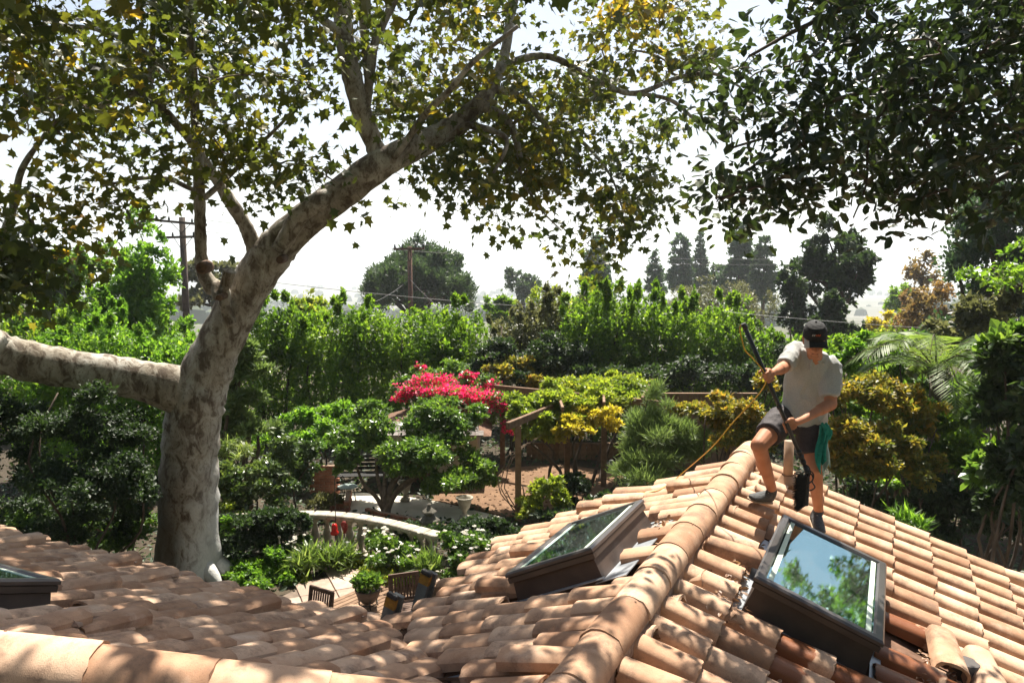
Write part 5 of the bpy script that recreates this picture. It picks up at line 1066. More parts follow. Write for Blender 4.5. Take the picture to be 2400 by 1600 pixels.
yp = shrub('young_pine', 'bushy young pine with long soft needles beside the left roof slope', 'tree', [(1500, 910, 14.2, 28, 40), (1500, 960, 14.2, 55, 45), (1470, 1010, 14, 65, 50), (1550, 1000, 14, 60, 50), (1520, 1060, 13.8, 95, 50), (1450, 1070, 13.8, 50, 45), (1590, 1040, 14, 50, 50), (1500, 1110, 13.8, 90, 40)], 30000, .15, LM['ypine'], 'needle', 5, clumps=330, cr=.26, shell=.2, up=.55, flat=.1)
shrub('low_shrub', 'low shrub with some yellow leaves at the foot of the front pergola post', 'shrub', [(1245, 1120, 16.2, 40, 40), (1220, 1165, 16, 45, 28), (1290, 1150, 16.4, 40, 40)], 6000, .075, LM['wisteria'])
shrub('dark_low_shrub', 'dark low shrub under the pergola beside the roof', 'shrub', [(1330, 1120, 16.8, 50, 40), (1370, 1160, 16.2, 50, 30), (1290, 1185, 15.6, 50, 25)], 6000, .08, LM['dark'])
for (lab, bl, n) in (('orange and green feathery shrub left of the man', [(1680, 940, 13.5, 70, 40), (1730, 970, 13.3, 60, 50), (1640, 960, 14, 60, 35), (1690, 1010, 13, 60, 40), (1750, 1020, 13, 40, 40), (1600, 940, 14.6, 50, 30), (1760, 880, 14.5, 45, 35)], 17000),
                     ('orange and green feathery shrub right of the man', [(1950, 900, 12.5, 60, 50), (2010, 880, 12.7, 70, 50), (2060, 940, 12.3, 75, 60), (1960, 990, 12, 70, 60), (2050, 1030, 12, 80, 60), (2120, 960, 12.4, 50, 60), (1990, 1080, 11.8, 70, 50), (2100, 1070, 12, 60, 60), (1930, 1050, 11.8, 40, 50)], 30000)):
    shrub('feathery_shrub', lab, 'shrub', bl, n, .07, LM['nandina'], clumps=170, cr=.26, stems=9, group='orange and green feathery shrubs')
shrub('background_thicket', 'dense green thicket behind the palm and the feathery shrub at the right', 'shrub', [(1900, 830, 18, 70, 60), (1980, 850, 18, 70, 60), (2060, 850, 18, 70, 70), (2140, 880, 17.5, 70, 80), (2220, 900, 17, 70, 90), (2300, 930, 16, 80, 100), (1950, 950, 17, 80, 60), (2060, 970, 16.5, 80, 60), (2170, 1010, 16, 80, 70), (2270, 1060, 15, 80, 70), (1880, 930, 17.5, 60, 70), (1900, 1010, 16.5, 80, 60), (2010, 1060, 15.5, 90, 60)], 40000, .10, LM['hedge'], clumps=260, stems=10)
shrub('background_thicket', 'low green thicket behind the young pine and below the tall hedge', 'shrub', [(1420, 860, 21.5, 60, 40), (1500, 860, 21.8, 60, 40), (1580, 860, 21.8, 60, 45), (1660, 860, 21.6, 60, 45), (1740, 860, 21.4, 60, 50), (1810, 850, 21, 60, 60), (1840, 930, 19, 50, 60)], 16000, .10, LM['dark'], clumps=120, stems=6)
shrub('dark_shrub', 'dark green shrub in front of the palm trunk behind the feathery shrub', 'shrub', [(2120, 940, 12.9, 60, 50), (2180, 980, 12.7, 60, 60), (2150, 1050, 12.6, 70, 50), (2220, 1060, 12.2, 60, 60), (2080, 1010, 12.9, 50, 50), (2230, 960, 12.6, 40, 60)], 20000, .075, LM['hedge'], clumps=120)
shrub('leafy_shrub', 'bright green leafy shrub above the shoulder of the man', 'shrub', [(1960, 820, 14, 40, 30), (2000, 790, 14.5, 40, 30), (2070, 800, 15.5, 50, 30)], 4000, .10, LM['bright'])
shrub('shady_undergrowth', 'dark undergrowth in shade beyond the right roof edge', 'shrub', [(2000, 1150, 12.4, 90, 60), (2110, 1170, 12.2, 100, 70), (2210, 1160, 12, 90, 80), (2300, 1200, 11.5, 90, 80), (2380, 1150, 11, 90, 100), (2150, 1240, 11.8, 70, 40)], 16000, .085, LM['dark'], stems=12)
shrub('leathery_shrub', 'dark glossy shrub filling the right edge beside the palm', 'shrub', [(2330, 830, 9.4, 70, 70), (2350, 950, 9.2, 80, 80), (2320, 1060, 9.4, 70, 70), (2370, 1140, 9, 70, 70), (2290, 900, 9.8, 50, 60), (2400, 1000, 8.8, 80, 120), (2280, 1150, 9.6, 50, 60)], 14000, .10, LM['dark'], 'oval', clumps=140)
shrub('tropical_shrub', 'bright leaved shrub at the right edge above the dark glossy one', 'shrub', [(2310, 780, 9.6, 45, 35), (2350, 800, 9.5, 40, 40), (2270, 830, 9.9, 30, 30), (2250, 1080, 10, 40, 35)], 1900, .13, LM['citrus'], 'oval')
shrub('grey_shrub', 'grey green shrub behind the palm under the cedar', 'shrub', [(2250, 720, 17, 60, 50), (2320, 690, 17, 50, 60), (2180, 780, 17, 50, 40), (2130, 830, 16, 60, 40)], 9000, .11, LM['olive'])
shrub('fern_clump', 'bright green clump of strap leaves below the right roof edge in shade', 'plant', [(2075, 1195, 10.8, 22, 18), (2110, 1215, 10.6, 20, 16)], 420, .17, LM['bright'], 'blade', 0, up=.8)
# palm
pb = np.array([*D(2150, 850, 13.4)[:2], 0]); pz = D(2160, 850, 13.4)[2]; palm = thing('palm_tree', 'palm with arching feathery fronds behind the feathery shrub at the right', 'palm', pb)
MB().tube([(0, 0, -.1), (.05, 0, pz * .5), (.0, 0, pz - .1)], [.14, .11, .10], 10).build('trunk', bark_mat, palm)
for k in range(20):
    a = 2 * PI * k / 20 + rng.normal() * .15; el = rng.uniform(.25, 1.25); L_ = rng.uniform(1.5, 2.2); n = 44; tt = np.linspace(0, 1, n)
    h = np.stack([np.cos(a) * L_ * tt * math.cos(el * .8), np.sin(a) * L_ * tt * math.cos(el * .8), L_ * (math.sin(el) * tt - .75 * tt ** 2.2)], 1) + np.array([0, 0, pz])
    tg = unit(np.gradient(h, axis=0)); sd_ = unit(np.cross(tg, Z3)); P_, D_, N_, S_ = [], [], [], []
    for s_ in (-1, 1):
        P_.append(h[3:]); D_.append(tg[3:] * .75 + sd_[3:] * s_ - Z3 * .28 + rng.normal(size=(n - 3, 3)) * .05); N_.append(np.cross(sd_[3:], tg[3:]) + sd_[3:] * s_ * .3); S_.append(.50 * np.sin(PI * (.1 + .85 * tt[3:])))
    P_, D_, N_, S_ = map(np.concatenate, (P_, D_, N_, S_)); fr = obj('frond', leaf_mesh('frond', P_, D_, N_, S_, 'needle', np.full(len(P_), rng.random()) * .7 + .3 * rng.random(len(P_))), LM['palm'], palm)
    MB().tube(h, np.linspace(.016, .004, n), 4).build('rachis', bark_mat if k % 2 else LM['palm'], fr)
# flower bed between the patio and the balustrade
shrub('groundcover', 'low green ground cover between the sycamore and the patio', 'plant', [(530, 1290, 13.7, 45, 28), (590, 1300, 13.6, 60, 30), (640, 1290, 13.6, 50, 30), (600, 1340, 13.0, 60, 26), (560, 1330, 13.2, 40, 26), (660, 1335, 13.2, 40, 24)], 15000, .06, LM['bright'], stems=0)
shrub('tall_weed', 'tall thin leafy stalk beside the sycamore trunk', 'plant', [(522, 1215, 13.9, 8, 40), (528, 1260, 13.9, 14, 30)], 420, .09, LM['bright'], stems=2, up=.4, stem_r=.012)
for (lab, bl, n) in (('pale strap leaved clump left of the red feeder', [(715, 1292, 13.6, 26, 18), (695, 1308, 13.4, 24, 16)], 700), ('pale strap leaved clump beside the path light at the patio tip', [(762, 1292, 13.7, 26, 18), (790, 1286, 13.8, 20, 16)], 700), ('strap leaved clump under the roses near the ladder', [(985, 1305, 12.9, 26, 20)], 420)):
    shrub('strap_leaf_plant', lab, 'plant', bl, n, .24, LM['grass'], 'blade', 0, up=.75, droop=0, flat=.1, group='strap leaved clumps')
for (lab, bl, n, nf) in (('white rose bush left of the stone lantern', [(870, 1240, 13.8, 45, 30), (920, 1260, 13.6, 55, 40), (880, 1290, 13.3, 50, 30), (960, 1290, 13.2, 40, 34)], 9000, 26), ('white rose bush right of the stone lantern', [(1040, 1250, 13.2, 40, 34), (1090, 1240, 13.2, 45, 30), (1060, 1290, 12.8, 50, 36), (1110, 1270, 12.9, 30, 30)], 8000, 22),
                         ('small white flowered bush near the low weed and stake', [(650, 1265, 14, 35, 24), (690, 1250, 14, 25, 20)], 3000, 8)):
    t = shrub('rose_bush', lab, 'shrub', bl, n, .06, LM['citrus'], stems=6, group='white rose bushes', stem_r=.012)
    b0 = np.array(t.location)
    for i in range(nf):
        x, y, Y, rx, ry = bl[i % len(bl)]; c = D(x + rng.uniform(-.8, .8) * rx, y - ry * rng.uniform(.2, 1.05), Y - rng.uniform(.1, .45)) - b0
        a = rng.random(14) * 2 * PI; e = rng.random(14); dr = np.stack([np.cos(a), np.sin(a), .3 + e], 1); o = obj('rose', leaf_mesh('rose', np.repeat(c[None], 14, 0), dr, unit(np.stack([-np.cos(a), -np.sin(a), .6 + e * 0], 1)), np.full(14, .05), 'oval'), LM['petal'], t)
shrub('ivy_bank', 'dark ivy smothering the balustrade right of the stone lantern', 'ivy', [(1010, 1215, 14.2, 40, 22), (1060, 1212, 14.4, 50, 22), (1120, 1218, 14.5, 50, 22), (1170, 1225, 14.3, 40, 24), (950, 1215, 14.2, 40, 20), (1080, 1235, 13.9, 60, 20)], 12000, .065, LM['dark'], stems=0, clumps=90)
shrub('ivy_bank', 'ivy hanging over the balustrade near the sycamore trunk', 'ivy', [(520, 1195, 14.2, 45, 20), (590, 1190, 14.2, 60, 18), (660, 1190, 14.2, 40, 16), (560, 1235, 14.0, 70, 30), (630, 1230, 14.0, 40, 26), (695, 1195, 14.2, 20, 24)], 12000, .07, LM['dark'], stems=0, clumps=90)
shrub('herb_clump', 'grey green herb in the brick planter', 'plant', [(735, 1158, 16.6, 28, 16), (765, 1152, 16.9, 20, 12)], 1500, .09, LM['olive'], stems=0, up=.8)
shrub('leaf_edge_plant', 'mixed low plants along the far edge of the patio', 'plant', [(870, 1315, 13.2, 40, 12), (930, 1325, 13, 30, 12), (690, 1335, 13.3, 30, 14), (830, 1300, 13.9, 30, 12)], 3500, .06, LM['wisteria'], stems=0)
# garden stake
p = G(644, 1312); st = thing('garden_stake', 'thin pale stake standing in the ground cover', 'stake', p); MB().tube([(0, 0, -.05), (0, 0, .62)], .012, 6).build('rod', stone_mat, st); MB().sphere((0, 0, .64), .03).build('finial', stone_mat, st)

# ================================================================== UTILITY POLES AND WIRES
pole_mat = plain('creosoted_wood', [(.3, (.045, .030, .022)), (.7, (.10, .070, .05))], 4, .9, .4, 20)
pole2_mat = plain('brown_pole_wood', [(.3, (.10, .050, .034)), (.7, (.17, .09, .06))], 4, .9, .4, 20)
def upole(label, x, ytop, Y, r, arms, m_):
    p = D(x, ytop, Y); bz = tz(p[0], Y); t = thing('utility_pole', label, 'utility pole', (p[0], Y, bz)); H = p[2] - bz; s = pxm(Y)
    MB().tube([(0, 0, -.5), (0, 0, H)], [r * 1.25, r], 10).build('pole', m_, t); ends = []
    for (xa, ya, xb, yb) in arms:
        a = D(xa, ya, Y) - np.array([p[0], Y, bz]); b = D(xb, yb, Y) - np.array([p[0], Y, bz]); a[1] = b[1] = -r * 1.15
        MB().bar(a, b, .12, .14, up=Z3).build('crossarm', m_, t)
        for f in (.04, .28, .72, .96):
            c = a + (b - a) * f; MB().lathe([(.05, .07), (.07, .14), (.045, .19), (.06, .25), (0, .29)], c, 8).build('insulator', iron_mat, t); ends.append(c + np.array([p[0], Y, bz + .28]))
        for f in (.3, .7): MB().bar(a + (b - a) * f, np.array([0, -r, a[2] - .75]), .03, .03).build('brace', iron_mat, t)
    return ends
e1 = upole('dark utility pole with two crossarms left of the sycamore trunk', 418, 499, 46, .17, [(358, 506, 478, 517), (370, 546, 478, 543)], pole_mat)
e2 = upole('brown utility pole with one crossarm before the dome shaped pine', 941, 566, 48, .13, [(905, 572, 976, 571)], pole2_mat)
wire_mat = plain('wire', (.10, .10, .10), 5, .6, 0)
def wire(label, a, b, sag, r=.012, m_=wire_mat):
    a = np.array(a, float); b = np.array(b, float); t_ = np.linspace(0, 1, 28); q = a + (b - a) * t_[:, None]; q[:, 2] -= sag * 4 * t_ * (1 - t_)
    mb = MB(); mb.tube(q - a, r, 4); o = mb.build('power_line', wire_mat if m_ is None else m_, None); o.location = Vector(a); return tag(o, label, 'wire', 'overhead wires')
wire('upper wire running right from the top crossarm across the sky', e1[3], D(2900, 470, 70), 3.4); wire('upper wire running left from the top crossarm', e1[0], D(-300, 560, 60), .8)
wire('lower wire running right from the lower crossarm', e1[7], D(2900, 500, 74), 3.0); wire('lower wire running left from the lower crossarm', e1[4], D(-300, 600, 60), .8)
wire('sagging cable from the sycamore past the brown pole', D(560, 640, 40), D(1700, 725, 42), .35, .014); wire('cable dropping left from the brown pole', D(941, 640, 48), D(760, 710, 36), .5); wire('cable dropping right from the brown pole', D(941, 640, 48), D(1110, 760, 34), .4)
wire('pale cable passing behind the cap of the man', D(1660, 715, 22), D(2600, 772, 22), .12, .005, plain('pale_wire', (.5, .5, .48), 5, .5, 0))

# fallen leaves, weeds and creeping cover on the garden floor
n = 26000; X_ = rng.uniform(-13, 13, n); Y_ = rng.uniform(10.5, 27, n); keep = np.ones(n, bool)
for poly in ([G(x, y)[:2] for x, y in patio_pts], [(v_.co.x, v_.co.y) for v_ in path.data.vertices[:10]], [(v_.co.x, v_.co.y) for v_ in bed.data.vertices[:10]]):
    poly = np.array(poly); keep &= ~np.array([inside(p_, poly) for p_ in np.stack([X_, Y_], 1)])
X_, Y_ = X_[keep], Y_[keep]; n = len(X_); P_ = np.stack([X_, Y_, rng.uniform(.01, .12, n)], 1)
gc = obj('creeping_cover', leaf_mesh('creeping_cover', P_, unit(rng.normal(size=(n, 3)) * np.array([1, 1, .4])), unit(rng.normal(size=(n, 3)) * .5 + Z3), rng.uniform(.06, .17, n), 'oval'), LM['dark'], None, kind='stuff')
gc['label'] = 'creeping plants and fallen leaves covering the garden floor'; gc['category'] = 'ground cover'
# ================================================================== THE MAN CLEANING THE SKYLIGHT
from mathutils import noise as mnoise
def Q(zx, zy, Y): return D((1600 + zx / 2.8) / K, (700 + zy / 2.8) / K, Y)
NR = (-V * TP + Z3) / NN
def QR(zx, zy, h=0.0):                                             # on the right-hand slope, h over the tile tops
    r = ray(1600 + zx / 2.8, 700 + zy / 2.8); p0 = UV(0, 0, ZR) + NR * h; return CAM + r * (((p0 - CAM) @ NR) / (r @ NR))
class Solid(MB):
    def cap_(s, p0, p1, r0, r1, n=14):
        p0 = np.array(p0, float); p1 = np.array(p1, float); d = unit(p1 - p0); q, rr = [], []
        for a in np.linspace(-PI / 2, 0, 6)[:-1]: q.append(p0 + d * r0 * math.sin(a)); rr.append(max(r0 * math.cos(a), r0 * .05))
        q.append(p0); rr.append(r0); q.append((p0 + p1) / 2); rr.append((r0 + r1) / 2); q.append(p1); rr.append(r1)
        for a in np.linspace(0, PI / 2, 6)[1:]: q.append(p1 + d * r1 * math.sin(a)); rr.append(max(r1 * math.cos(a), r1 * .05))
        return s.tube(q, rr, n)
    def flat(s, pts, rad, n=18): return s.tube(pts, rad, n)
    def loft(s, secs, n=24):
        """secs: (centre, half vector a, half vector b)"""
        vs = []
        for c, a, b in secs:
            for j in range(n): th = 2 * PI * j / n; vs.append(np.array(c) + np.array(a) * math.cos(th) + np.array(b) * math.sin(th))
        m = len(secs); fs = [(i * n + j, i * n + (j + 1) % n, (i + 1) * n + (j + 1) % n, (i + 1) * n + j) for i in range(m - 1) for j in range(n)] + [tuple(range(n - 1, -1, -1)), tuple(range((m - 1) * n, m * n))]
        return s.add(vs, fs, True)
    def fuse(s, name, m_, parent, voxel=.006, smooth=4, wr=0.0, wscale=9.0, origin=None, stretch=(1, 1, 1)):
        me = s.mesh(name); o = bpy.data.objects.new(name + '_raw', me); COL.objects.link(o)
        bm = bmesh.new(); bm.from_mesh(me); bmesh.ops.recalc_face_normals(bm, faces=bm.faces[:]); bm.to_mesh(me); bm.free()
        rm = o.modifiers.new('r', 'REMESH'); rm.mode = 'VOXEL'; rm.voxel_size = voxel
        sm = o.modifiers.new('s', 'SMOOTH'); sm.iterations = smooth; sm.factor = .5
        dg = bpy.context.evaluated_depsgraph_get(); dg.update(); res = bpy.data.meshes.new_from_object(o.evaluated_get(dg)); bpy.data.objects.remove(o, do_unlink=True)
        res.name = name
        if wr > 0:
            n = len(res.vertices); co = np.zeros(n * 3, np.float32); no = np.zeros(n * 3, np.float32); res.vertices.foreach_get('co', co); res.vertices.foreach_get('normal', no); co = co.reshape(-1, 3); no = no.reshape(-1, 3)
            w_ = np.array([mnoise.noise(Vector(p * np.array(stretch) * wscale)) + .5 * mnoise.noise(Vector(p * np.array(stretch) * wscale * 2.3)) for p in co], np.float32)
            w_ = 1 - np.abs(w_) * 2; co += no * (w_ * wr)[:, None]; res.vertices.foreach_set('co', co.ravel())
        if origin is not None: res.transform(Matrix.Translation(-Vector(origin)))
        res.polygons.foreach_set('use_smooth', np.ones(len(res.polygons), bool)); res.update(); res.materials.clear()
        return obj(name, res, m_, parent)
skin = plain('sunned_skin', [(.3, (.40, .165, .085)), (.7, (.50, .230, .130))], 9, .62, .15, 160, spec=.3)
shirt_m = plain('heather_grey_cotton', [(.35, (.35, .355, .345)), (.65, (.45, .455, .44))], 160, .9, .3, 60)
short_m = plain('charcoal_shorts', [(.35, (.040, .034, .037)), (.65, (.062, .053, .056))], 120, .8, .2, 70)
black_m = plain('black_cap_cloth', [(.35, (.012, .012, .013)), (.65, (.024, .024, .026))], 150, .85, .2, 200)
greyc_m = plain('pale_cap_cloth', [(.35, (.42, .39, .36)), (.65, (.55, .52, .48))], 150, .85, .1, 200)
shoe_m = plain('dark_canvas_shoe', [(.35, (.045, .048, .050)), (.65, (.085, .088, .09))], 90, .8, .3, 120)
sole_m = plain('gum_sole', [(.35, (.25, .17, .10)), (.65, (.36, .26, .17))], 30, .7, .2, 80)
hair_m = plain('brown_hair', [(.3, (.06, .035, .02)), (.7, (.13, .08, .05))], 60, .7, .4, 150)
pole_m = plain('black_carbon_pole', (.018, .020, .022), 20, .32, .05, 60)
# joints
kneeL, hipL, kneeR, hipR = Q(500, 962, 5.74), Q(645, 800, 6.0), Q(868, 1105, 5.78), Q(835, 830, 5.98)
hl = QR(572, 1338, .006); tl_ = QR(388, 1322, .02); tl_ = hl + unit(tl_ - hl) * .26; ankL = hl + unit(tl_ - hl) * .045 + NR * .105
hr = QR(850, 1465, .006); dr_ = unit(np.array([-.10, -1.0, -.02])); dr_ = unit(dr_ - (dr_ @ NR) * NR); ankR = hr + dr_ * .02 + NR * .105
neck, head = Q(868, 372, 5.82), Q(866, 262, 5.73)
shL, shR, elL, elR, wrL, wrR = Q(742, 345, 5.93), Q(962, 445, 5.85), Q(660, 452, 5.72), Q(972, 690, 5.74), Q(603, 478, 5.50), Q(798, 788, 5.56)
ptop, pbot = Q(402, 172, 5.42), Q(812, 1118, 5.47); pax = unit(pbot - ptop)
def onpole(zx, zy):                                                # point of the pole seen at that place
    r = unit(Q(zx, zy, 5.45) - CAM); n_ = np.cross(pax, np.cross(pax, r)); w0 = CAM - ptop
    b = pax @ r; d_ = pax @ w0; e = r @ w0; return ptop + pax * ((d_ - b * e) / (1 - b * b))
hL, hR = onpole(560, 510), onpole(697, 838)
MAN0 = (QR(500, 1330, 0) + QR(845, 1470, 0)) / 2
man = thing('person', 'man in black cap, grey polo shirt and dark shorts on the roof', 'person', MAN0)
b = Solid()
b.cap_(ankL + Z3 * .02, kneeL, .040, .058); b.cap_(ankL * .38 + kneeL * .62 + np.array([0, .018, 0]), ankL * .55 + kneeL * .45 + np.array([0, .012, 0]), .058, .046); b.cap_(kneeL, hipL, .062, .092)
b.cap_(ankR + Z3 * .02, kneeR, .038, .056); b.cap_(ankR * .38 + kneeR * .62 + np.array([0, .02, 0]), ankR * .55 + kneeR * .45 + np.array([0, .012, 0]), .056, .044); b.cap_(kneeR, hipR, .060, .092)
b.cap_(hipL, hipR, .085, .085); b.cap_((hipL + hipR) / 2, Q(838, 520, 5.96), .085, .085); b.cap_(Q(838, 520, 5.96), neck, .085, .05); b.cap_(shL, shR, .06, .06)
b.cap_(shL, elL, .052, .043); b.cap_(elL, wrL, .043, .027); b.cap_(elL, elL * .6 + wrL * .4, .044, .042); b.cap_(shR, elR, .055, .044); b.cap_(elR, wrR, .043, .027); b.cap_(elR, elR * .6 + wrR * .4, .046, .042)
b.cap_(ankL, ankL - NR * .04, .036, .034); b.cap_(ankR, ankR - NR * .04, .036, .034)
fw = unit(np.array([-.22, -.90, -.36])); up_h = unit(Z3 - (Z3 @ fw) * fw); rt_h = np.cross(up_h, fw)   # where the bowed head looks
hp = lambda x, y, z: head + rt_h * x + fw * y + up_h * z
b.cap_(neck - Z3 * .03, head - up_h * .03, .056, .055)
b.loft([(hp(0, .015, -.125), rt_h * .022, fw * .03), (hp(0, .02, -.115), rt_h * .042, fw * .058), (hp(0, .012, -.08), rt_h * .058, fw * .076), (hp(0, 0, -.03), rt_h * .068, fw * .086), (hp(0, -.005, .02), rt_h * .073, fw * .093), (hp(0, -.008, .07), rt_h * .068, fw * .086), (hp(0, -.008, .10), rt_h * .045, fw * .06), (hp(0, -.008, .112), rt_h * .015, fw * .02)])
b.cap_(hp(0, .080, .0), hp(0, .106, -.045), .010, .016); b.cap_(hp(-.016, .088, -.05), hp(.016, .088, -.05), .010, .010)          # nose
b.cap_(hp(-.022, .075, -.082), hp(.022, .075, -.082), .009, .009); b.cap_(hp(-.018, .07, -.112), hp(.018, .07, -.112), .018, .018)   # lips, chin
b.cap_(hp(-.05, .066, .012), hp(.05, .066, .012), .016, .016)                                                                       # brow
for s_ in (-1, 1): b.cap_(hp(s_ * .074, -.008, .01), hp(s_ * .070, -.002, -.04), .014, .010); b.cap_(hp(s_ * .042, .062, -.03), hp(s_ * .03, .068, -.05), .022, .016)
def grip(c, wrist, side, palm_dir, thumb=1):
    """a hand closed round the pole at c: palm on palm_dir, fingers going round by the given side"""
    pd = unit(palm_dir - (palm_dir @ pax) * pax); sd_ = np.cross(pax, pd) * side; rp = .0150
    pc = c + pd * .040; b.cap_(wrist, pc + (wrist - pc) * .25, .027, .026)
    for i in range(4):
        s_ = (i - 1.5) * .0215; o_ = pax * s_; L_ = (1, 1.06, 1.0, .84)[i]; pts = []
        b.cap_(pc + o_ * .8 + (wrist - pc) * .12, c + pd * .034 + o_ + sd_ * .012, .0155, .0125)
        for th in (25, 70, 118, 168 * L_): pts.append(c + o_ + (pd * math.cos(R(th)) + sd_ * math.sin(R(th))) * (rp + .0095))
        for a_, b_ in zip(pts[:-1], pts[1:]): b.cap_(a_, b_, .0095, .0088, 8)
    t0 = pc - pax * .03 * thumb + (wrist - pc) * .2; t1 = c + pd * .028 - pax * .045 * thumb - sd_ * .012; t2 = c - sd_ * (rp + .011) - pax * .052 * thumb; t3 = c - sd_ * (rp + .010) - pd * .02 - pax * .05 * thumb
    b.cap_(t0, t1, .015, .0125, 8); b.cap_(t1, t2, .0115, .0105, 8); b.cap_(t2, t3, .0105, .009, 8)
sg = 1 if np.cross(pax, wrL - hL)[1] < 0 else -1
grip(hL, wrL, sg, unit(wrL - hL) + np.array([.35, .0, .0]), 1); grip(hR, wrR, -sg, unit(wrR - hR) + np.array([.35, .0, .1]), 1)
body = b.fuse('body', skin, man, .0052, 3, origin=MAN0)
# eyes, brows, stubble-shadowed beard line
for s_ in (-1, 1):
    MB().sphere(hp(s_ * .031, .079, -.008) - MAN0, .0105, 8, 6).build('eye', plain('eye_white', (.55, .53, .5), 5, .2, 0) if 'eye_white' not in MATS else MATS['eye_white'], man)
    Solid().cap_(hp(s_ * .018, .087, .022) - MAN0, hp(s_ * .046, .078, .024) - MAN0, .006, .004).build('eyebrow', hair_m, man)
Solid().cap_(hp(-.02, .084, -.083) - MAN0, hp(.02, .084, -.083) - MAN0, .0035, .0035).build('mouth', plain('lip', (.22, .075, .06), 20, .5, 0), man)
h_ = Solid(); h_.loft([(hp(0, -.05, -.045), rt_h * .055, fw * .035), (hp(0, -.035, -.01), rt_h * .078, fw * .055), (hp(0, -.03, .03), rt_h * .079, fw * .07)]); h_.fuse('hair', hair_m, man, .005, 2, .003, 60, MAN0)
# cap
c_ = Solid(); c_.loft([(hp(0, -.005, .018), rt_h * .083, fw * .104), (hp(0, -.006, .045), rt_h * .084, fw * .105), (hp(0, -.008, .08), rt_h * .079, fw * .098), (hp(0, -.008, .108), rt_h * .062, fw * .078), (hp(0, -.008, .124), rt_h * .035, fw * .045), (hp(0, -.008, .130), rt_h * .01, fw * .012)])
cap = c_.fuse('cap', black_m, man, .004, 2, .0012, 30, MAN0)
def brim(name, a0, a1, m_, th=.005):
    vs = []; aa = np.linspace(a0, a1, 10)
    for z_ in (0, -th):
        for a in aa: vs.append(hp(.080 * math.sin(a), .096 * math.cos(a), .022 + z_) - MAN0)
        for a in aa: vs.append(hp(.086 * math.sin(a), .066 + .090 * math.cos(a) ** .6 if math.cos(a) > .02 else .09, .012 + z_ - .03 * math.sin(a) ** 2) - MAN0)
    fs = []; n = len(aa)
    for i in range(n - 1): fs += [(i, i + 1, n + i + 1, n + i), (2 * n + i, 3 * n + i, 3 * n + i + 1, 2 * n + i + 1), (n + i, n + i + 1, 3 * n + i + 1, 3 * n + i)]
    return MB().add(vs, fs, True).build(name, m_, cap)
brim('brim', -.62 * 1, 1.25, black_m); brim('brim', -1.25, -.62, greyc_m)
MB().sphere(hp(0, -.008, .132) - MAN0, .008, 8, 5).build('button', black_m, cap)
em = plain('orange_thread', (.55, .10, .03), 5, .7, 0)
for i, x in enumerate((-.030, -.018, -.006, .006, .018)): MB().bar(hp(x, .092, .066) - MAN0, hp(x + .006, .090, .078) - MAN0, .005, .006, up=fw).build('emblem_stroke', em if i > 1 else greyc_m, cap)
# polo shirt
tl = lambda deg: np.array([math.cos(R(deg)), .10, -math.sin(R(deg))])
s = Solid()
fb_ = lambda k_: np.array([-.06, k_, .02])
s.loft([(Q(790, 812, 6.0), tl(4) * .150, fb_(.118)), (Q(790, 780, 5.99), tl(5) * .150, fb_(.120)), (Q(800, 700, 5.97), tl(8) * .140, fb_(.118)), (Q(812, 620, 5.95), tl(10) * .142, fb_(.120)), (Q(832, 540, 5.92), tl(14) * .158, fb_(.126)), (Q(850, 470, 5.90), tl(19) * .172, fb_(.125)), (Q(862, 415, 5.88), tl(22) * .165, fb_(.105)), (Q(868, 375, 5.86), tl(22) * .12, fb_(.085)), (Q(869, 350, 5.85), tl(20) * .07, fb_(.066)), (Q(869, 338, 5.85), tl(20) * .062, fb_(.060))], 28)
s.flat([shL + unit(shL - elL) * .03 + np.array([.02, 0, 0]), shL, shL * .5 + elL * .5, elL * .86 + shL * .14], [.062, .070, .062, .058]); s.flat([shR + unit(shR - elR) * .04 - np.array([.03, 0, 0]), shR, shR * .5 + elR * .5, elR * .80 + shR * .20], [.068, .082, .076, .070])
s.cap_(shL, neck + np.array([-.02, .02, -.05]), .072, .06); s.cap_(shR, neck + np.array([.02, .02, -.05]), .074, .06)
shirt = s.fuse('shirt', shirt_m, man, .0065, 3, .014, 5.5, MAN0, (1.7, 1.0, .8))
cl = Solid()
for j in range(18):
    a0, a1 = 2 * PI * j / 18, 2 * PI * (j + 1) / 18; f = lambda a: Q(869, 352, 5.845) + tl(20) * .072 * math.cos(a) + np.array([-.02, .07, .02]) * math.sin(a) + Z3 * (.012 * math.sin(a) - .012)
    if abs(math.sin((a0 + a1) / 2) + 1) > .04: cl.cap_(f(a0), f(a1), .013, .013, 8); cl.cap_(f(a0) - Z3 * .018 + (f(a0) - Q(869, 352, 5.845)) * .12, f(a1) - Z3 * .018 + (f(a1) - Q(869, 352, 5.845)) * .12, .011, .011, 8)
cl.fuse('collar', shirt_m, shirt, .0045, 2, 0, 8, MAN0)
pk = Solid(); pk.cap_(Q(846, 402, 5.765), Q(838, 470, 5.765), .009, .009, 8); pk.fuse('placket', shirt_m, shirt, .004, 1, 0, 8, MAN0)
# shorts
s = Solid(); hemL = kneeL * .58 + hipL * .42; hemR = Q(838, 1030, 5.86)
s.flat([hipL + unit(hipL - hemL) * .02 + np.array([.04, .0, .02]), hipL, hipL * .5 + hemL * .5, hemL], [.105, .116, .108, .098]); s.flat([hipR + Z3 * .05, hipR, hipR * .5 + hemR * .5, hemR], [.105, .112, .102, .092])
s.loft([(Q(745, 870, 6.0), tl(5) * .10, fb_(.10)), (Q(765, 825, 6.0), tl(5) * .145, fb_(.115)), (Q(785, 790, 6.0), tl(5) * .146, fb_(.113))])
shorts = s.fuse('shorts', short_m, man, .007, 3, .005, 10, MAN0)
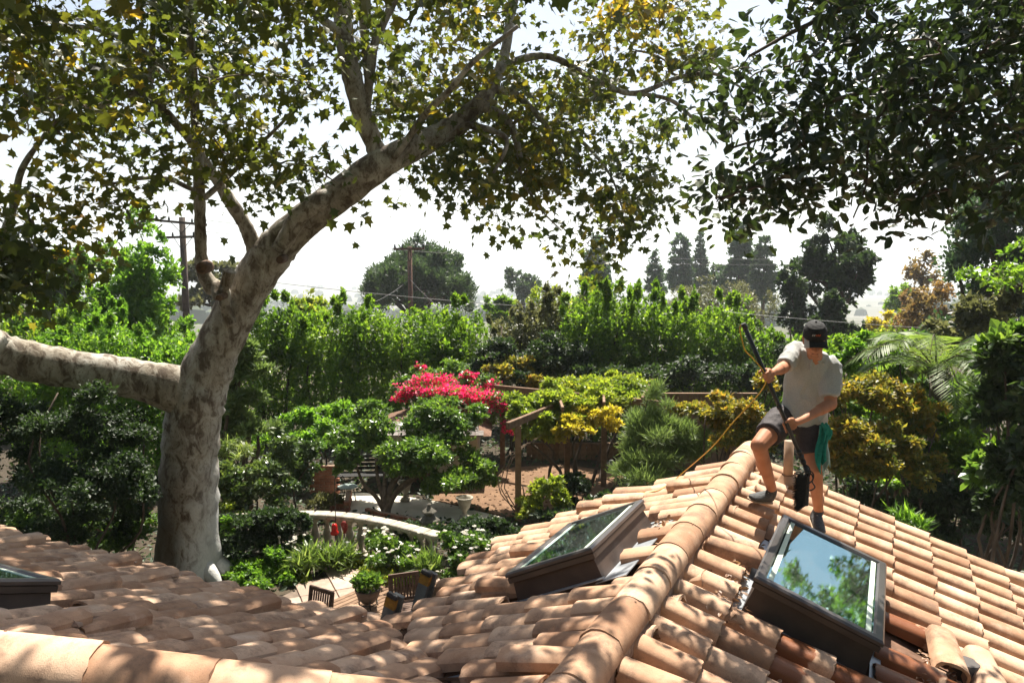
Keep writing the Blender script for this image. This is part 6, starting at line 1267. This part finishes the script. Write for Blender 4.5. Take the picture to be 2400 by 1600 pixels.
# shoes
def shoe(heel, toe, label=None):
    d = unit(toe - heel); sdv = unit(np.cross(d, NR)); L_ = np.linalg.norm(toe - heel); u_ = Solid(); P_ = lambda f, s_, h: heel + d * L_ * f + sdv * s_ + NR * h
    u_.loft([(P_(-.02, 0, .05), sdv * .022, NR * .022), (P_(.06, 0, .055), sdv * .036, NR * .045), (P_(.25, 0, .06), sdv * .040, NR * .052), (P_(.45, 0, .052), sdv * .042, NR * .042), (P_(.70, 0, .040), sdv * .048, NR * .030), (P_(.90, 0, .034), sdv * .042, NR * .024), (P_(1.0, 0, .03), sdv * .020, NR * .014)], 18)
    u_.cap_(P_(.14, 0, .08), P_(.16, 0, .105), .043, .041); o = u_.fuse('shoe', shoe_m, man, .005, 3, .0015, 30, MAN0)
    sl = Solid(); sl.loft([(P_(-.05, 0, .012), sdv * .02, NR * .010), (P_(.05, 0, .012), sdv * .040, NR * .013), (P_(.4, 0, .012), sdv * .040, NR * .013), (P_(.72, 0, .012), sdv * .050, NR * .012), (P_(.95, 0, .014), sdv * .042, NR * .010), (P_(1.04, 0, .016), sdv * .016, NR * .006)], 18); sl.fuse('sole', sole_m, o, .004, 1, 0, 8, MAN0)
    for i in range(4): MB().bar(P_(.38 + .08 * i, -.022, .094 - .011 * i) - MAN0, P_(.40 + .08 * i, .022, .094 - .011 * i) - MAN0, .006, .005, up=NR).build('lace', greyc_m, o)
shoe(hl, tl_)
shoe(hr + dr_ * -.025, hr + dr_ * .235)
# towel tucked in the back pocket
tw0 = Q(915, 835, 5.84); towel = thing('towel', 'teal green cloth hanging from the pocket of the shorts', 'cloth', tw0)
def cloth(name, top, bot_l, bot_r, wtop, m_, folds, amp, dep, seed):
    r_ = np.random.default_rng(seed); nx, ny = 26, 22; vs = []; 
    for j in range(ny):
        f = j / (ny - 1)
        for i in range(nx):
            g = i / (nx - 1); tp_ = top + np.array([wtop * (g - .5), 0, 0]); bt = bot_l * (1 - g) + bot_r * g + np.array([0, 0, .05 * math.sin(g * 7 + seed) ]); p = tp_ * (1 - f) + bt * f
            p = p + np.array([.012 * math.sin(f * 5 + seed), -amp * (.3 + f) * math.sin(g * folds * 2 * PI + f * 1.3) - dep * math.sin(f * PI) * .5, .01 * math.sin(g * 9)]); vs.append(p - tw0)
    fs = [(j * nx + i, j * nx + i + 1, (j + 1) * nx + i + 1, (j + 1) * nx + i) for j in range(ny - 1) for i in range(nx - 1)]
    o = MB().add(vs, fs, True).build(name, m_, towel); sd2 = o.modifiers.new('t', 'SOLIDIFY'); sd2.thickness = .004; return o
cloth('front_fold', tw0, Q(862, 1085, 5.70), Q(940, 1105, 5.74), .06, plain('teal_cloth', [(.3, (.015, .19, .135)), (.7, (.035, .30, .22))], 40, .9, .3, 90), 2.3, .022, .03, 1)
cloth('back_fold', tw0 + np.array([.02, .01, 0]), Q(895, 1130, 5.76), Q(965, 1095, 5.80), .07, plain('pale_teal_cloth', [(.3, (.30, .42, .38)), (.7, (.45, .55, .50))], 40, .9, .3, 90), 1.7, .02, .02, 3)
cloth('loose_corner', tw0 + np.array([.02, -.01, .02]), Q(925, 915, 5.76), Q(972, 885, 5.80), .04, MATS['teal_cloth'], 1.2, .012, .02, 5)
# the pole brush
brush = thing('pole_brush', 'long black pole with a water fed scrubbing brush held by the man', 'brush', pbot)
MB().tube([ptop - pbot, ptop * .5 - pbot * .5, -pax * .02], [.0155, .0145, .0135], 14).build('pole', pole_m, brush)
MB().tube([ptop - pbot - pax * .012, ptop - pbot + pax * .03], .0175, 14).build('end_cap', iron_mat, brush)
for f in (.06, .10, .14, .50): MB().tube([-pax * (f + .012), -pax * (f - .012)], .019, 14).build('clamp', iron_mat, brush)
jt = Q(822, 1160, 5.46) - pbot; MB().tube([-pax * .03, pax * .02, jt], [.016, .018, .016], 10).build('joint', iron_mat, brush)
bt0, bt1 = Q(815, 1160, 5.46) - pbot, Q(806, 1350, 5.50) - pbot; bd_ = unit(bt1 - bt0)
MB().bar(bt0 - bd_ * .005, bt1, .026, .055, up=(0, 1, 0), bev=.006).build('brush_block', iron_mat, brush)
bm_ = MB(); wd_ = unit(np.array([-1, -.12, -.10]))
for i in range(900):
    f = rng.random(); p = bt0 + (bt1 - bt0) * f + np.array([0, rng.uniform(-.026, .026), 0]) + wd_ * .01; L_ = rng.uniform(.055, .088); q = p + unit(wd_ + rng.normal(size=3) * .16 + bd_ * (f - .3) * .9) * L_
    bm_.tube([p, q], [.0022, .0012], 3, False)
bm_.build('bristles', plain('black_bristle', (.012, .011, .010), 30, .6, 0), brush, kind='stuff')
for pts in ([(812, 1150), (790, 1165), (775, 1155), (800, 1135), (840, 1130), (860, 1160), (850, 1200), (868, 1235), (835, 1258), (815, 1250)], [(820, 1140), (845, 1150), (855, 1185), (830, 1210), (815, 1230)], [(800, 1085), (825, 1100), (838, 1140), (825, 1175)]):
    q, rr = smooth_path([Q(x, y, 5.43) - pbot for x, y in pts], [.005] * len(pts), 4); MB().tube(q, rr, 6).build('water_tube', iron_mat, brush)
for f in np.linspace(.1, .95, 8): MB().sphere(bt0 + (bt1 - bt0) * f + np.array([.016, -.01, 0]), .005, 6, 4).build('water_jet', greyc_m, brush)
# yellow hose
nLs = (V * TP + Z3) / NN
def QL(zx, zy, h=0.0):
    r = ray(1600 + zx / 2.8, 700 + zy / 2.8); p0 = UV(0, 0, ZR) + nLs * h; return CAM + r * (((p0 - CAM) @ nLs) / (r @ nLs))
hose_m = plain('yellow_hose', [(.3, (.50, .27, .02)), (.7, (.62, .36, .03))], 20, .45, .1, 60)
hp_ = [ptop + pax * .02, Q(385, 172, 5.42), Q(374, 200, 5.42), Q(388, 262, 5.42), Q(408, 335, 5.42), Q(452, 382, 5.42), Q(492, 425, 5.42), Q(528, 472, 5.42), Q(545, 520, 5.42), Q(542, 560, 5.44), Q(480, 650, 5.55), Q(340, 800, 5.72), Q(190, 975, 5.9), QL(-10, 1150, .03), QL(-90, 1215, .012), QL(-180, 1262, .012), QL(-300, 1270, .012)]
q, rr = smooth_path(hp_, [.0042] * len(hp_), 6); ho = MB(); ho.tube(q - q[0], rr, 7); ho = ho.build('hose', hose_m, None); ho.location = Vector(q[0]); tag(ho, 'thin yellow hose looping from the pole and trailing down the left slope', 'hose')

# ================================================================== LITTER ON THE ROOF
lit = leafmat('dry_leaf', [(.1, (.12, .06, .03)), (.5, (.24, .13, .07)), (.9, (.40, .26, .16))], .15, (1, 1, .8)); P_ = []
for (a0, a1, b0, b1, n, sg_, zf) in ((1.62, 2.62, .30, .42, 260, -1, lambda a, b: zA(b) - .06), (1.35, 1.6, .3, .5, 90, -1, lambda a, b: zA(b) - .06), (1.85, 2.2, 1.42, 1.62, 120, -1, lambda a, b: zA(b) - .05), (2.3, 2.8, .24, .38, 110, 1, lambda a, b: zA(b) - .05)):
    for _ in range(n): a, b_ = rng.uniform(a0, a1), rng.uniform(b0, b1); P_.append(UV(a, sg_ * b_, zf(a, b_) + rng.uniform(0, .03)))
for _ in range(420):
    a, b_ = rng.uniform(-1, 4.6), rng.uniform(-2.5, 1.8); col_ = round((a + 1.17 - .134) / .268) * .268 - 1.17 + .134 + rng.normal() * .02; P_.append(UV(col_, b_, zA(b_) - .07))
P_ = np.array(P_); n = len(P_); lo = leaf_mesh('leaf_litter', P_, unit(rng.normal(size=(n, 3)) * np.array([1, 1, .3])), unit(rng.normal(size=(n, 3)) * .5 + Z3), rng.uniform(.02, .05, n), 'oval')
l_o = obj('leaf_litter', lo, lit, None, kind='stuff'); l_o['label'] = 'dry brown leaf litter caught between the roof tiles and round the skylight'; l_o['category'] = 'leaf litter'
